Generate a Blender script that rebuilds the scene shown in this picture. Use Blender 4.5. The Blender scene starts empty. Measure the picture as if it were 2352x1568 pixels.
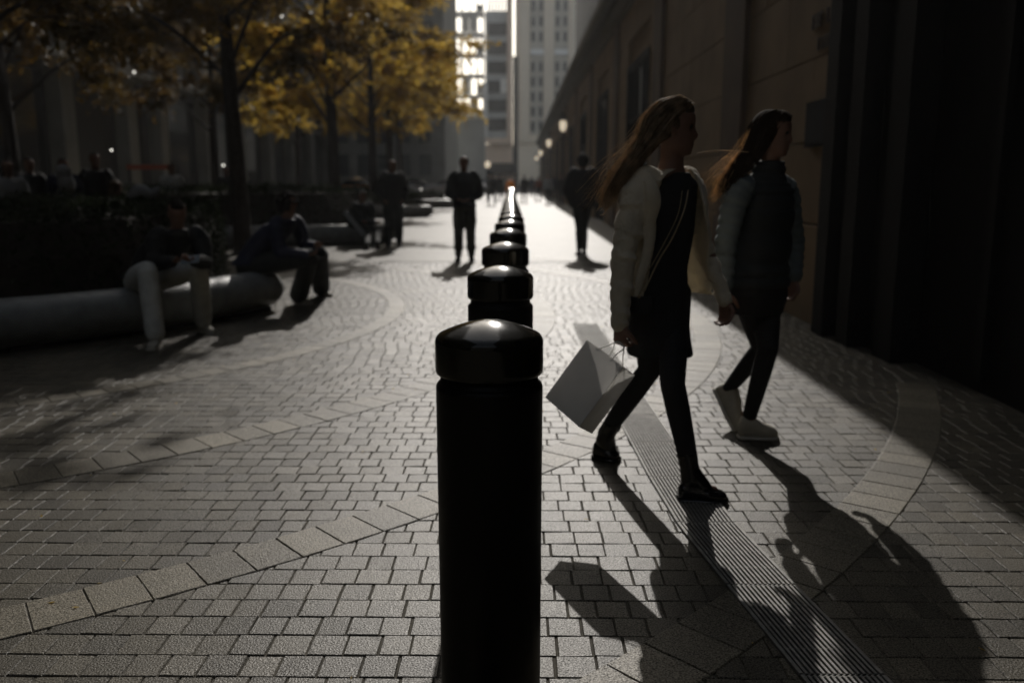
import bpy, bmesh, math, random
from mathutils import Vector, Matrix
R = math.radians
random.seed(7)
sc = bpy.context.scene
COL = sc.collection

# ------------------------------------------------------------------ camera
CAM_H, PITCH, YAW, FPX = 1.375, 10.45, 0.395, 2000.0
cd = bpy.data.cameras.new('camera'); cam = bpy.data.objects.new('camera', cd); COL.objects.link(cam)
cam.location = (0, 0, CAM_H)
cam.rotation_euler = (R(90 - PITCH), 0, R(YAW))
cd.lens = 36.0 * FPX / 2352; cd.sensor_width = 36.0
cd.clip_start = 0.05; cd.clip_end = 2000
cd.dof.use_dof = True; cd.dof.focus_distance = 2.55; cd.dof.aperture_fstop = 2.0
sc.camera = cam
CM = cam.rotation_euler.to_matrix()

# ------------------------------------------------------------------ sky, sun, exposure
SUN_EL, SUN_AZ = 30.5, 1.8          # degrees; azimuth measured from +Y towards +X
w = bpy.data.worlds.new('World'); sc.world = w; w.use_nodes = True
nt = w.node_tree
bg = nt.nodes['Background']
sky = nt.nodes.new('ShaderNodeTexSky'); sky.sky_type = 'NISHITA'; sky.sun_disc = False
sky.sun_elevation = R(SUN_EL); sky.sun_rotation = R(SUN_AZ)
sky.air_density = 1.0; sky.dust_density = 2.0; sky.ozone_density = 0.5
hs_ = nt.nodes.new('ShaderNodeHueSaturation'); hs_.inputs['Saturation'].default_value = .5   # white balance of the photograph
wbm = nt.nodes.new('ShaderNodeMix'); wbm.data_type = 'RGBA'; wbm.blend_type = 'MULTIPLY'; wbm.inputs[0].default_value = 1; wbm.inputs[7].default_value = (1, .985, .93, 1)
nt.links.new(sky.outputs[0], hs_.inputs['Color']); nt.links.new(hs_.outputs[0], wbm.inputs[6]); nt.links.new(wbm.outputs[2], bg.inputs[0]); bg.inputs[1].default_value = 0.15
sd = bpy.data.lights.new('sun', 'SUN'); sun = bpy.data.objects.new('sun', sd); COL.objects.link(sun)
sd.energy = 3.7; sd.angle = R(0.5); sd.color = (1.0, 0.95, 0.89)
S = Vector((math.sin(R(SUN_AZ)) * math.cos(R(SUN_EL)), math.cos(R(SUN_AZ)) * math.cos(R(SUN_EL)), math.sin(R(SUN_EL))))
sun.rotation_euler = S.to_track_quat('Z', 'Y').to_euler()
sun.location = (0, 40, 60)
sc.view_settings.view_transform = 'Standard'; sc.view_settings.look = 'None'
sc.view_settings.gamma = 1; sc.view_settings.use_curve_mapping = False
sc.view_settings.exposure = -0.62
sc.cycles.use_denoising = True
sc.cycles.use_adaptive_sampling = True; sc.cycles.adaptive_threshold = .02
sc.cycles.max_bounces = 5; sc.cycles.diffuse_bounces = 2; sc.cycles.glossy_bounces = 2
sc.cycles.transmission_bounces = 4; sc.cycles.transparent_max_bounces = 8; sc.cycles.volume_bounces = 0
sc.cycles.sample_clamp_indirect = 4; sc.cycles.caustics_reflective = False; sc.cycles.caustics_refractive = False

# ------------------------------------------------------------------ helpers
def ray(px, py):
    return (CM @ Vector((px - 1176, 784 - py, -FPX))).normalized()
def P(px, py, Y):
    """point seen at (px,py) on the vertical plane at distance Y"""
    d = ray(px, py); t = Y / d.y
    return Vector((d.x * t, Y, CAM_H + d.z * t))
def G(px, py, z=0.0):
    """point seen at (px,py) lying at height z"""
    d = ray(px, py); t = (z - CAM_H) / d.z
    return Vector((d.x * t, d.y * t, z))

def tag(o, label=None, cat=None, group=None, kind=None):
    if label: o['label'] = label
    if cat: o['category'] = cat
    if group: o['group'] = group
    if kind: o['kind'] = kind
    return o
def empty(name, loc, label=None, cat=None, group=None, kind=None, rz=0):
    o = bpy.data.objects.new(name, None); COL.objects.link(o); o.location = loc; o.rotation_euler.z = rz
    o.empty_display_size = .1
    return tag(o, label, cat, group, kind)
def link(name, me, parent=None, loc=None, world=True):
    o = bpy.data.objects.new(name, me); COL.objects.link(o)
    if parent is not None:
        o.parent = parent
        if world:
            M = Matrix.Translation(Vector(parent_loc(parent))) @ Matrix.Rotation(parent_rz(parent), 4, 'Z')
            o.matrix_parent_inverse = M.inverted()
    if loc is not None: o.location = loc
    return o
def parent_loc(o):
    v = Vector(o.location)
    return v if o.parent is None else Vector(o.get('_wl', (0, 0, 0)))
def parent_rz(o): return o.rotation_euler.z if o.parent is None else 0.0

class MB:
    def __init__(s): s.v = []; s.f = []
    def add(s, vs, fs):
        n = len(s.v); s.v += [tuple(p) for p in vs]; s.f += [tuple(i + n for i in f) for f in fs]; return s
    def box(s, x0, x1, y0, y1, z0, z1):
        return s.add([(x0,y0,z0),(x1,y0,z0),(x1,y1,z0),(x0,y1,z0),(x0,y0,z1),(x1,y0,z1),(x1,y1,z1),(x0,y1,z1)],
                     [(0,3,2,1),(4,5,6,7),(0,1,5,4),(1,2,6,5),(2,3,7,6),(3,0,4,7)])
    def obox(s, c, ux, uy, uz):
        c = Vector(c); ux = Vector(ux); uy = Vector(uy); uz = Vector(uz)
        vs = [c + a*ux + b*uy + d*uz for d in (-1,1) for a, b in ((-1,-1),(1,-1),(1,1),(-1,1))]
        return s.add(vs, [(0,3,2,1),(4,5,6,7),(0,1,5,4),(1,2,6,5),(2,3,7,6),(3,0,4,7)])
    def loft(s, rings, cap=True, closed=True):
        n = len(rings[0]); b = len(s.v)
        for r in rings: s.v += [tuple(p) for p in r]
        for i in range(len(rings) - 1):
            for j in range(n if closed else n - 1):
                k = (j + 1) % n
                s.f.append((b+i*n+j, b+i*n+k, b+(i+1)*n+k, b+(i+1)*n+j))
        if cap and closed:
            s.f.append(tuple(b + j for j in reversed(range(n))))
            s.f.append(tuple(b + (len(rings)-1)*n + j for j in range(n)))
        return s
    def tube(s, pts, rad, n=12, sub=4, flat=None, cap=True):
        """smooth tube through pts; rad: list of r or (ra, rb); flat: axis for ra"""
        pts = [Vector(p) for p in pts]; rad = [r if isinstance(r, (tuple, list)) else (r, r) for r in rad]
        P2, R2 = [], []
        m = len(pts)
        for i in range(m - 1):
            p0 = pts[max(i-1, 0)]; p1 = pts[i]; p2 = pts[i+1]; p3 = pts[min(i+2, m-1)]
            for k in range(sub):
                t = k / sub
                P2.append(0.5*((2*p1) + (p2-p0)*t + (2*p0-5*p1+4*p2-p3)*t*t + (3*p1-p0-3*p2+p3)*t**3))
                R2.append(tuple(rad[i][q]*(1-t) + rad[i+1][q]*t for q in (0, 1)))
        P2.append(pts[-1]); R2.append(rad[-1])
        rings = []
        ax = Vector(flat) if flat is not None else None
        prev = None
        tangs = []
        for i in range(len(P2)):
            a = P2[max(i-1, 0)]; c = P2[min(i+1, len(P2)-1)]
            d = (c - a); tangs.append(d.normalized() if d.length > 1e-9 else Vector((0, 0, 1)))
        def mk(c, t, ra, rb):
            nonlocal prev
            u = ax if ax is not None else (prev if prev is not None else (Vector((1, 0, 0)) if abs(t.x) < .8 else Vector((0, 1, 0))))
            u = (u - t * u.dot(t))
            if u.length < 1e-4: u = t.orthogonal()
            u.normalize(); prev = u
            v = t.cross(u)
            return [c + u*ra*math.cos(2*math.pi*j/n) + v*rb*math.sin(2*math.pi*j/n) for j in range(n)]
        t0, t1 = tangs[0], tangs[-1]
        if cap:
            ra, rb = R2[0]; q = min(ra, rb)
            rings.append(mk(P2[0] - t0*q*.8, t0, ra*.45, rb*.45)); rings.append(mk(P2[0] - t0*q*.45, t0, ra*.82, rb*.82))
        for c, t, (ra, rb) in zip(P2, tangs, R2): rings.append(mk(c, t, ra, rb))
        if cap:
            ra, rb = R2[-1]; q = min(ra, rb)
            rings.append(mk(P2[-1] + t1*q*.45, t1, ra*.82, rb*.82)); rings.append(mk(P2[-1] + t1*q*.8, t1, ra*.45, rb*.45))
        return s.loft(rings)
    def ball(s, c, rx, ry, rz, n=12, m=8):
        c = Vector(c); rings = []
        for i in range(1, m):
            th = math.pi * i / m
            rings.append([c + Vector((rx*math.sin(th)*math.cos(2*math.pi*j/n), ry*math.sin(th)*math.sin(2*math.pi*j/n), -rz*math.cos(th))) for j in range(n)])
        return s.loft(rings)
    def mesh(s, name, mat, smooth=False):
        me = bpy.data.meshes.new(name); me.from_pydata(s.v, [], s.f); me.validate()
        if mat: me.materials.append(mat)
        if smooth: me.polygons.foreach_set('use_smooth', [True]*len(me.polygons))
        me.update(); return me
    def build(s, name, mat, parent=None, smooth=False, voxel=0, relax=3):
        me = s.mesh(name, None if voxel else mat, smooth)
        if voxel: me = remesh(me, voxel, relax, mat, name)
        return link(name, me, parent)

def remesh(me, voxel, relax, mat, name):
    o = bpy.data.objects.new('tmp', me); COL.objects.link(o)
    m = o.modifiers.new('r', 'REMESH'); m.mode = 'VOXEL'; m.voxel_size = voxel
    if relax:
        q = o.modifiers.new('s', 'SMOOTH'); q.factor = .5; q.iterations = relax
    dg = bpy.context.evaluated_depsgraph_get(); dg.update()
    r = bpy.data.meshes.new_from_object(o.evaluated_get(dg))
    bpy.data.objects.remove(o); bpy.data.meshes.remove(me)
    r.name = name; r.materials.clear(); r.materials.append(mat)
    r.polygons.foreach_set('use_smooth', [True]*len(r.polygons)); r.update()
    return r

# ------------------------------------------------------------------ materials
def mat(name, col, rough=.7, var=.25, scale=8., bump=0., bscale=60., metallic=0., coat=0., trans=0., emit=None, spec=.5, sheen=0., detail=4, col2=None, rvar=0.):
    m = bpy.data.materials.new(name); m.use_nodes = True; n = m.node_tree.nodes; L = m.node_tree.links
    b = n['Principled BSDF']
    b.inputs['Roughness'].default_value = rough; b.inputs['Metallic'].default_value = metallic
    b.inputs['Specular IOR Level'].default_value = spec
    b.inputs['Coat Weight'].default_value = coat; b.inputs['Coat Roughness'].default_value = .08
    b.inputs['Sheen Weight'].default_value = sheen
    g = n.new('ShaderNodeNewGeometry'); 
    tc = n.new('ShaderNodeTexCoord')
    no = n.new('ShaderNodeTexNoise'); no.inputs['Scale'].default_value = scale; no.inputs['Detail'].default_value = detail
    L.new(tc.outputs['Object'], no.inputs['Vector'])
    mr = n.new('ShaderNodeMapRange'); mr.inputs[1].default_value = .3; mr.inputs[2].default_value = .7
    L.new(no.outputs['Fac'], mr.inputs[0])
    mx = n.new('ShaderNodeMix'); mx.data_type = 'RGBA'
    c = Vector(col)
    mx.inputs[6].default_value = tuple(c*(1-var)) + (1,)
    mx.inputs[7].default_value = (tuple(Vector(col2)) if col2 else tuple(min(x*(1+var), 1) for x in col)) + (1,)
    L.new(mr.outputs[0], mx.inputs[0]); L.new(mx.outputs[2], b.inputs['Base Color'])
    if rvar:
        m2 = n.new('ShaderNodeMapRange'); m2.inputs[3].default_value = max(rough-rvar, .02); m2.inputs[4].default_value = min(rough+rvar, 1)
        n2 = n.new('ShaderNodeTexNoise'); n2.inputs['Scale'].default_value = scale*3; L.new(tc.outputs['Object'], n2.inputs['Vector'])
        L.new(n2.outputs['Fac'], m2.inputs[0]); L.new(m2.outputs[0], b.inputs['Roughness'])
    if bump:
        bn = n.new('ShaderNodeTexNoise'); bn.inputs['Scale'].default_value = bscale; bn.inputs['Detail'].default_value = 3
        L.new(tc.outputs['Object'], bn.inputs['Vector'])
        bp = n.new('ShaderNodeBump'); bp.inputs['Strength'].default_value = bump; bp.inputs['Distance'].default_value = .01
        L.new(bn.outputs['Fac'], bp.inputs['Height']); L.new(bp.outputs[0], b.inputs['Normal'])
    if trans:
        tr = n.new('ShaderNodeBsdfTranslucent'); ms = n.new('ShaderNodeMixShader'); ms.inputs[0].default_value = trans
        L.new(mx.outputs[2], tr.inputs[0]); L.new(b.outputs[0], ms.inputs[1]); L.new(tr.outputs[0], ms.inputs[2])
        L.new(ms.outputs[0], n['Material Output'].inputs[0])
    if emit:
        b.inputs['Emission Color'].default_value = tuple(emit[:3]) + (1,); b.inputs['Emission Strength'].default_value = emit[3]
    m.diffuse_color = tuple(col) + (1,)
    return m

def paver_mat(name, base, rough, rnd=True):
    m = bpy.data.materials.new(name); m.use_nodes = True; n = m.node_tree.nodes; L = m.node_tree.links
    b = n['Principled BSDF']; b.inputs['Roughness'].default_value = rough; b.inputs['Specular IOR Level'].default_value = .46
    g = n.new('ShaderNodeNewGeometry'); oi = n.new('ShaderNodeObjectInfo')
    add = n.new('ShaderNodeMath'); add.operation = 'ADD'
    L.new(g.outputs['Random Per Island'], add.inputs[0]); L.new(oi.outputs['Random'], add.inputs[1])
    fr = n.new('ShaderNodeMath'); fr.operation = 'FRACT'; L.new(add.outputs[0], fr.inputs[0])
    sp = n.new('ShaderNodeTexNoise'); sp.inputs['Scale'].default_value = 190; sp.inputs['Detail'].default_value = 2
    L.new(g.outputs['Position'], sp.inputs['Vector'])
    sp2 = n.new('ShaderNodeTexNoise'); sp2.inputs['Scale'].default_value = 1.4; sp2.inputs['Detail'].default_value = 8; sp2.inputs['Roughness'].default_value = .65
    L.new(g.outputs['Position'], sp2.inputs['Vector'])
    r1 = n.new('ShaderNodeMapRange'); r1.inputs[1].default_value = .3; r1.inputs[2].default_value = .7; r1.inputs[3].default_value = .25; r1.inputs[4].default_value = 1.8
    L.new(sp.outputs['Fac'], r1.inputs[0])
    rs = n.new('ShaderNodeMapRange'); rs.inputs[1].default_value = .35; rs.inputs[2].default_value = .68; rs.inputs[3].default_value = .12; rs.inputs[4].default_value = .78
    L.new(sp.outputs['Fac'], rs.inputs[0]); L.new(rs.outputs[0], b.inputs['Specular IOR Level'])
    r2 = n.new('ShaderNodeMapRange'); r2.inputs[1].default_value = .3; r2.inputs[2].default_value = .7; r2.inputs[3].default_value = .68; r2.inputs[4].default_value = 1.22
    L.new(sp2.outputs['Fac'], r2.inputs[0])
    r3 = n.new('ShaderNodeMapRange'); r3.inputs[3].default_value = .68; r3.inputs[4].default_value = 1.3
    L.new(fr.outputs[0], r3.inputs[0])
    m1 = n.new('ShaderNodeMath'); m1.operation = 'MULTIPLY'; L.new(r1.outputs[0], m1.inputs[0]); L.new(r2.outputs[0], m1.inputs[1])
    m2 = n.new('ShaderNodeMath'); m2.operation = 'MULTIPLY'; L.new(m1.outputs[0], m2.inputs[0]); L.new(r3.outputs[0], m2.inputs[1])
    vm = n.new('ShaderNodeVectorMath'); vm.operation = 'SCALE'; vm.inputs[0].default_value = base
    L.new(m2.outputs[0], vm.inputs['Scale']); L.new(vm.outputs[0], b.inputs['Base Color'])
    sk = n.new('ShaderNodeTexVoronoi'); sk.inputs['Scale'].default_value = 150; L.new(g.outputs['Position'], sk.inputs['Vector'])
    sr_ = n.new('ShaderNodeMapRange'); sr_.inputs[1].default_value = .0; sr_.inputs[2].default_value = .16; sr_.inputs[3].default_value = rough*.45; sr_.inputs[4].default_value = rough
    L.new(sk.outputs['Distance'], sr_.inputs[0]); L.new(sr_.outputs[0], b.inputs['Roughness'])
    bn = n.new('ShaderNodeTexNoise'); bn.inputs['Scale'].default_value = 160; bn.inputs['Detail'].default_value = 4
    L.new(g.outputs['Position'], bn.inputs['Vector'])
    bp = n.new('ShaderNodeBump'); bp.inputs['Strength'].default_value = .6; bp.inputs['Distance'].default_value = .004
    L.new(bn.outputs['Fac'], bp.inputs['Height']); L.new(bp.outputs[0], b.inputs['Normal'])
    return m
def plaza_mat():
    m = bpy.data.materials.new('plaza_paving'); m.use_nodes = True; n = m.node_tree.nodes; L = m.node_tree.links
    b = n['Principled BSDF']; b.inputs['Roughness'].default_value = .5; b.inputs['Specular IOR Level'].default_value = .2
    g = n.new('ShaderNodeNewGeometry')
    br = n.new('ShaderNodeTexBrick'); br.inputs['Scale'].default_value = 1
    br.inputs['Brick Width'].default_value = .106; br.inputs['Row Height'].default_value = .115; br.inputs['Mortar Size'].default_value = .004
    br.inputs['Color1'].default_value = (.115,.104,.08,1); br.inputs['Color2'].default_value = (.15,.137,.108,1); br.inputs['Mortar'].default_value = (.07,.07,.065,1)
    L.new(g.outputs['Position'], br.inputs['Vector'])
    sp2 = n.new('ShaderNodeTexNoise'); sp2.inputs['Scale'].default_value = .6; sp2.inputs['Detail'].default_value = 6
    L.new(g.outputs['Position'], sp2.inputs['Vector'])
    r2 = n.new('ShaderNodeMapRange'); r2.inputs[1].default_value = .3; r2.inputs[2].default_value = .7; r2.inputs[3].default_value = .8; r2.inputs[4].default_value = 1.15
    L.new(sp2.outputs['Fac'], r2.inputs[0])
    vm = n.new('ShaderNodeVectorMath'); vm.operation = 'SCALE'; L.new(br.outputs['Color'], vm.inputs[0]); L.new(r2.outputs[0], vm.inputs['Scale'])
    L.new(vm.outputs[0], b.inputs['Base Color'])
    return m
M = {}
M['paver'] = paver_mat('granite_paver', (.088, .077, .055), .48)
M['block'] = paver_mat('light_granite_block', (.165, .145, .105), .52)
M['plaza'] = plaza_mat()
M['sand'] = mat('joint_sand', (.085, .077, .06), .95, .3, 40)
M['asphalt'] = mat('asphalt', (.055, .055, .055), .8, .2, 3, .4, 80)
M['bollard'] = mat('glossy_black_paint', (.007, .0065, .004), .13, .2, 5, .05, 9, spec=.45, rvar=.05)
M['post'] = mat('worn_black_paint', (.005, .005, .0045), .42, .3, 5, .12, 30, spec=.16, rvar=.1)
M['galv'] = mat('grate_steel', (.26, .25, .23), .6, .25, 30, .3, 140, metallic=.1)
M['black'] = mat('black_gap', (.01, .01, .01), .9, .2)
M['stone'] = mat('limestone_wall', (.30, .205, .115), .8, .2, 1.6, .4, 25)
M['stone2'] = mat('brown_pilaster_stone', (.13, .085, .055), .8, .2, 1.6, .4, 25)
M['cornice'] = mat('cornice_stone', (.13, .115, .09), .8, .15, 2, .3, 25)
M['bronze'] = mat('dark_bronze', (.0045, .004, .0035), .85, .3, 3, .1, 30, metallic=.3)
M['darkglass'] = mat('dark_glass', (.012, .014, .015), .08, .2, 2)
M['letter'] = mat('weathered_bronze_letter', (.05, .035, .03), .5, .3, 10)
M['plaque'] = mat('blue_black_plaque', (.006, .008, .012), .9, .2, 10)
M['bench'] = mat('granite_bench', (.27, .28, .275), .42, .22, 9, .25, 120)
M['soil'] = mat('soil', (.035, .028, .02), .95, .3, 12)
M['hedge'] = mat('hedge_leaf', (.03, .04, .02), .85, .5, 1.5, trans=.2, spec=.12)
M['bark'] = mat('bark', (.04, .033, .027), .9, .3, 12, .8, 40)
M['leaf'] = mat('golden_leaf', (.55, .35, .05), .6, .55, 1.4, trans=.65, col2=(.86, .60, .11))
M['leaf_shaded'] = mat('shaded_green_leaf', (.10, .09, .025), .6, .5, .9, trans=.35, col2=(.26, .15, .03))  # greener leaf, darkened so its colour carries the near trees' shade
M['tower'] = mat('pale_limestone_tower', (.80, .70, .57), .8, .08, .1)
M['glassblue'] = mat('window_glass', (.02, .026, .028), .5, .2, .3)
M['white'] = mat('white_frame', (.85, .85, .84), .35, .06, .5)
M['greypanel'] = mat('grey_panel', (.46, .48, .49), .3, .15, .2)
M['bayfill'] = mat('grey_bay_fill', (.50, .47, .41), .6, .1, .3)
M['peach'] = mat('peach_stone', (.78, .62, .50), .7, .06, .3)
M['darkfac'] = mat('dark_facade', (.05, .047, .04), .7, .25, .4)
M['pier'] = mat('grey_pier_stone', (.24, .235, .205), .8, .15, .8)
M['skin'] = mat('skin', (.23, .125, .085), .6, .1, 12)
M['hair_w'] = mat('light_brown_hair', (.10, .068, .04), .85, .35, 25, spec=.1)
M['strand_w'] = mat('sunlit_strands', (.50, .38, .25), .5, .5, 25, trans=.58, spec=.3)  # lighter than the hair itself: backlight glow put into the strand colour
M['strand_g'] = mat('rim_lit_strands', (.72, .52, .30), .5, .35, 25, trans=.65, spec=.3)  # outer strands of brown hair, sun's rim glow painted as golden colour
M['hair_g'] = mat('brown_hair', (.035, .024, .016), .9, .35, 25, spec=.08)
M['hair_d'] = mat('dark_hair', (.012, .009, .008), .9, .3, 25, spec=.1)
M['knit'] = mat('cream_knit', (.84, .76, .60), .95, .14, 9, 1.0, 55, sheen=.4, trans=.25)
M['dress'] = mat('black_cloth', (.009, .009, .010), .85, .2, 20, .2, 120)
M['legging'] = mat('black_leggings', (.010, .010, .011), .8, .2, 30)
M['leather'] = mat('black_leather', (.010, .010, .010), .2, .2, 30, .1, 60, coat=.4)
M['paper'] = mat('white_paper', (.88, .87, .85), .75, .03, 14, .1, 30, trans=.5)
M['strap'] = mat('gold_chain_strap', (.42, .33, .2), .4, .15, 40, metallic=.5)
M['puffer'] = mat('slate_puffer', (.13, .155, .16), .8, .15, 10, .2, 60)
M['puffer_d'] = mat('navy_vest', (.020, .024, .026), .8, .2, 10, .2, 60)
M['sneaker'] = mat('off_white_sneaker', (.44, .41, .34), .7, .12, 20, .2, 90)
M['sole'] = mat('rubber_sole', (.55, .52, .45), .7, .1, 20)
M['jacket_k'] = mat('black_jacket', (.012, .013, .014), .75, .2, 8, .2, 80)
M['jacket_n'] = mat('navy_jacket', (.014, .018, .045), .7, .2, 8, .2, 80)
M['jeans_l'] = mat('light_grey_trousers', (.56, .57, .54), .85, .15, 12, .2, 120)
M['jeans_d'] = mat('dark_trousers', (.02, .024, .024), .85, .2, 12, .2, 120)
M['camo'] = mat('camouflage_cloth', (.05, .05, .035), .85, .5, 9, detail=2)
M['greyshirt'] = mat('light_grey_shirt', (.42, .44, .46), .85, .1, 9)
M['red'] = mat('red_cloth', (.22, .05, .03), .8, .2, 9)
M['phone'] = mat('phone', (.30, .36, .42), .2, .1, 10)
M['lampglass'] = mat('frosted_lamp_glass', (.8, .75, .65), .5, .05, 5, emit=(1, .84, .62, .9))
M['iron'] = mat('black_iron', (.015, .015, .014), .5, .2, 8)
M['carlight'] = mat('silver_car_paint', (.5, .52, .55), .2, .1, 2, coat=.5, metallic=.4)
M['cardark'] = mat('dark_car_paint', (.03, .035, .04), .2, .1, 2, coat=.5)
M['caryellow'] = mat('orange_car_paint', (.6, .22, .03), .25, .1, 2, coat=.5)
M['orange'] = mat('orange_plastic', (.75, .24, .03), .5, .1, 5, emit=(1, .3, .03, .08))  # plastic with a faint added glow, though the barrel is no lamp
M['rubber'] = mat('tyre_rubber', (.02, .02, .02), .9, .1, 5)
M['headlamp'] = mat('headlamp_lens', (.8, .82, .85), .1, .05, 5, emit=(1, .95, .85, 3.0))
M['lit'] = mat('lit_window', (.5, .45, .35), .4, .1, 5, emit=(1, .75, .45, .12))
M['redsign'] = mat('red_sign_band', (.40, .12, .07), .5, .1, 5, emit=(1, .3, .18, .012))
M['bar'] = mat('brushed_metal_bar', (.35, .38, .41), .4, .1, 20, metallic=.7)

# ------------------------------------------------------------------ ground, street
def sheet(name, x0, x1, y0, y1, z, m, label=None):
    b = MB(); b.add([(x0,y0,z),(x1,y0,z),(x1,y1,z),(x0,y1,z)], [(0,1,2,3)])
    o = b.build(name, m); tag(o, label, None, None, 'structure'); return o
sheet('ground', -500, 500, -60, 900, -.045, M['asphalt'])
sheet('joint_bed', -5.2, 4.0, 0.4, 15.0, -.005, M['sand'])
plz = MB()
plz.add([(-24,15,0),(12,15,0),(12,100,0),(-24,100,0)], [(0,1,2,3)])
plz.add([(-24,-12,0),(-5.2,-12,0),(-5.2,15,0),(-24,15,0)], [(0,1,2,3)])
plz.add([(-5.2,-12,0),(4.0,-12,0),(4.0,.4,0),(-5.2,.4,0)], [(0,1,2,3)])
plz.add([(4.0,-12,0),(12,-12,0),(12,15,0),(4.0,15,0)], [(0,1,2,3)])
tag(plz.build('plaza_paving', M['plaza']), kind='structure')

# pavers (one object each for the nearest 300, the rest as one mass)
pav = empty('paved_ground', (0, 0, 0), kind='structure')
PX, PY = .106, .115
cells = []
j = 0
y = .4
rr = random.Random(3)
CI = CM.transposed()
while y < 15.0 - PY:
    off = (j % 2) * PX * .5 + (rr.random() - .5) * .012
    i0 = int((-5.2) / PX)
    i = 0
    x = -5.2 + off - PX * .5
    while x < 4.0:
        WX_ = rr.choice((.094, .102, .106, .110, .120))
        cx, cy = x + WX_/2, y + PY/2
        c = CI @ (Vector((cx, cy, 0)) - Vector((0, 0, CAM_H)))
        vis = False
        if c.z < 0:
            sx = 1176 + FPX * c.x / -c.z; sy = 784 - FPX * c.y / -c.z
            vis = -30 < sx < 2382 and 380 < sy < 1600
        cells.append((cx, cy, -c.z, vis, WX_))
        x += WX_; i += 1
    y += PY; j += 1
def paver_verts(cx, cy, z, hx, hy, rnd, tilt=True):
    t1 = (rnd.random()-.5)*.0022 if tilt else 0; t2 = (rnd.random()-.5)*.0022 if tilt else 0
    h = [z - .0045, z]
    q = .003
    vs = [(cx+sx*hx, cy+sy*hy, z-.016) for sx, sy in ((-1,-1),(1,-1),(1,1),(-1,1))]
    vs += [(cx+sx*hx, cy+sy*hy, z-.003+sx*t1+sy*t2) for sx, sy in ((-1,-1),(1,-1),(1,1),(-1,1))]
    vs += [(cx+sx*(hx-q), cy+sy*(hy-q), z+sx*t1+sy*t2) for sx, sy in ((-1,-1),(1,-1),(1,1),(-1,1))]
    fs = [(0,1,5,4),(1,2,6,5),(2,3,7,6),(3,0,4,7),(4,5,9,8),(5,6,10,9),(6,7,11,10),(7,4,8,11),(8,9,10,11)]
    return vs, fs
order = sorted([c for c in cells if c[3]], key=lambda c: c[2])
near = set((c[0], c[1]) for c in order[:298])
variants = {}
for k in range(15):
    WX_ = (.094, .102, .106, .110, .120)[k % 5]
    b = MB(); b.add(*paver_verts(0, 0, 0, WX_/2-.001-rr.random()*.0015, PY/2-.001-rr.random()*.0015, rr)); variants.setdefault(WX_, []).append(b.mesh('paver', M['paver']))
rest = MB()
for c in cells:
    z = (rr.random()-.5)*.0022
    if (c[0], c[1]) in near:
        o = link('paver', rr.choice(variants[c[4]]), pav, world=False); o.location = (c[0] + (rr.random()-.5)*.003, c[1] + (rr.random()-.5)*.003, z)
        o.rotation_euler.z = (rr.random()-.5)*.02
    elif c[2] < 9:
        rest.add(*paver_verts(c[0] + (rr.random()-.5)*.003, c[1] + (rr.random()-.5)*.003, z, c[4]/2-.0018, PY/2-.0018, rr))
    else:
        hx, hy = c[4]/2-.0026, PY/2-.003
        vs = [(c[0]+sx*(hx-k*.004), c[1]+sy*(hy-k*.004), -.013*(1-k)+z) for k in (0, 1) for sx, sy in ((-1,-1),(1,-1),(1,1),(-1,1))]
        rest.add(vs, [(0,1,5,4),(1,2,6,5),(2,3,7,6),(3,0,4,7),(4,5,6,7)])
tag(rest.build('paver_field', M['paver'], pav), kind='stuff')

# curved bands of larger light granite blocks, all concentric about the planter
CX, CY = -6.0, 9.0
for r0, r1 in ((4.60, 4.78), (6.15, 6.39), (7.69, 7.92), (9.16, 9.40)):
    e = empty('granite_band', (CX, CY, 0), kind='structure')
    rm = (r0+r1)/2; da = .176/rm
    a = -math.pi*.62
    while a < math.pi*.28:
        x = CX + rm*math.cos(a); yy = CY + rm*math.sin(a)
        if x < 2.75 and yy > .6 and x > -5.6:
            b = MB(); g = .0018/rm; zz = .004 + (rr.random()-.5)*.0016
            pts = [(r0, a-da/2+g), (r1, a-da/2+g), (r1, a+da/2-g), (r0, a+da/2-g)]
            base = [(r*math.cos(t), r*math.sin(t)) for r, t in pts]
            cxm = sum(p[0] for p in base)/4; cym = sum(p[1] for p in base)/4
            vs = [(p[0], p[1], -.01) for p in base] + [(p[0], p[1], zz-.003) for p in base]
            vs += [(p[0]+(cxm-p[0])*.035, p[1]+(cym-p[1])*.035, zz) for p in base]
            b.add(vs, [(0,1,5,4),(1,2,6,5),(2,3,7,6),(3,0,4,7),(4,5,9,8),(5,6,10,9),(6,7,11,10),(7,4,8,11),(8,9,10,11)])
            link('granite_block', b.mesh('granite_block', M['block']), e, world=False)
        a += da

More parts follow.
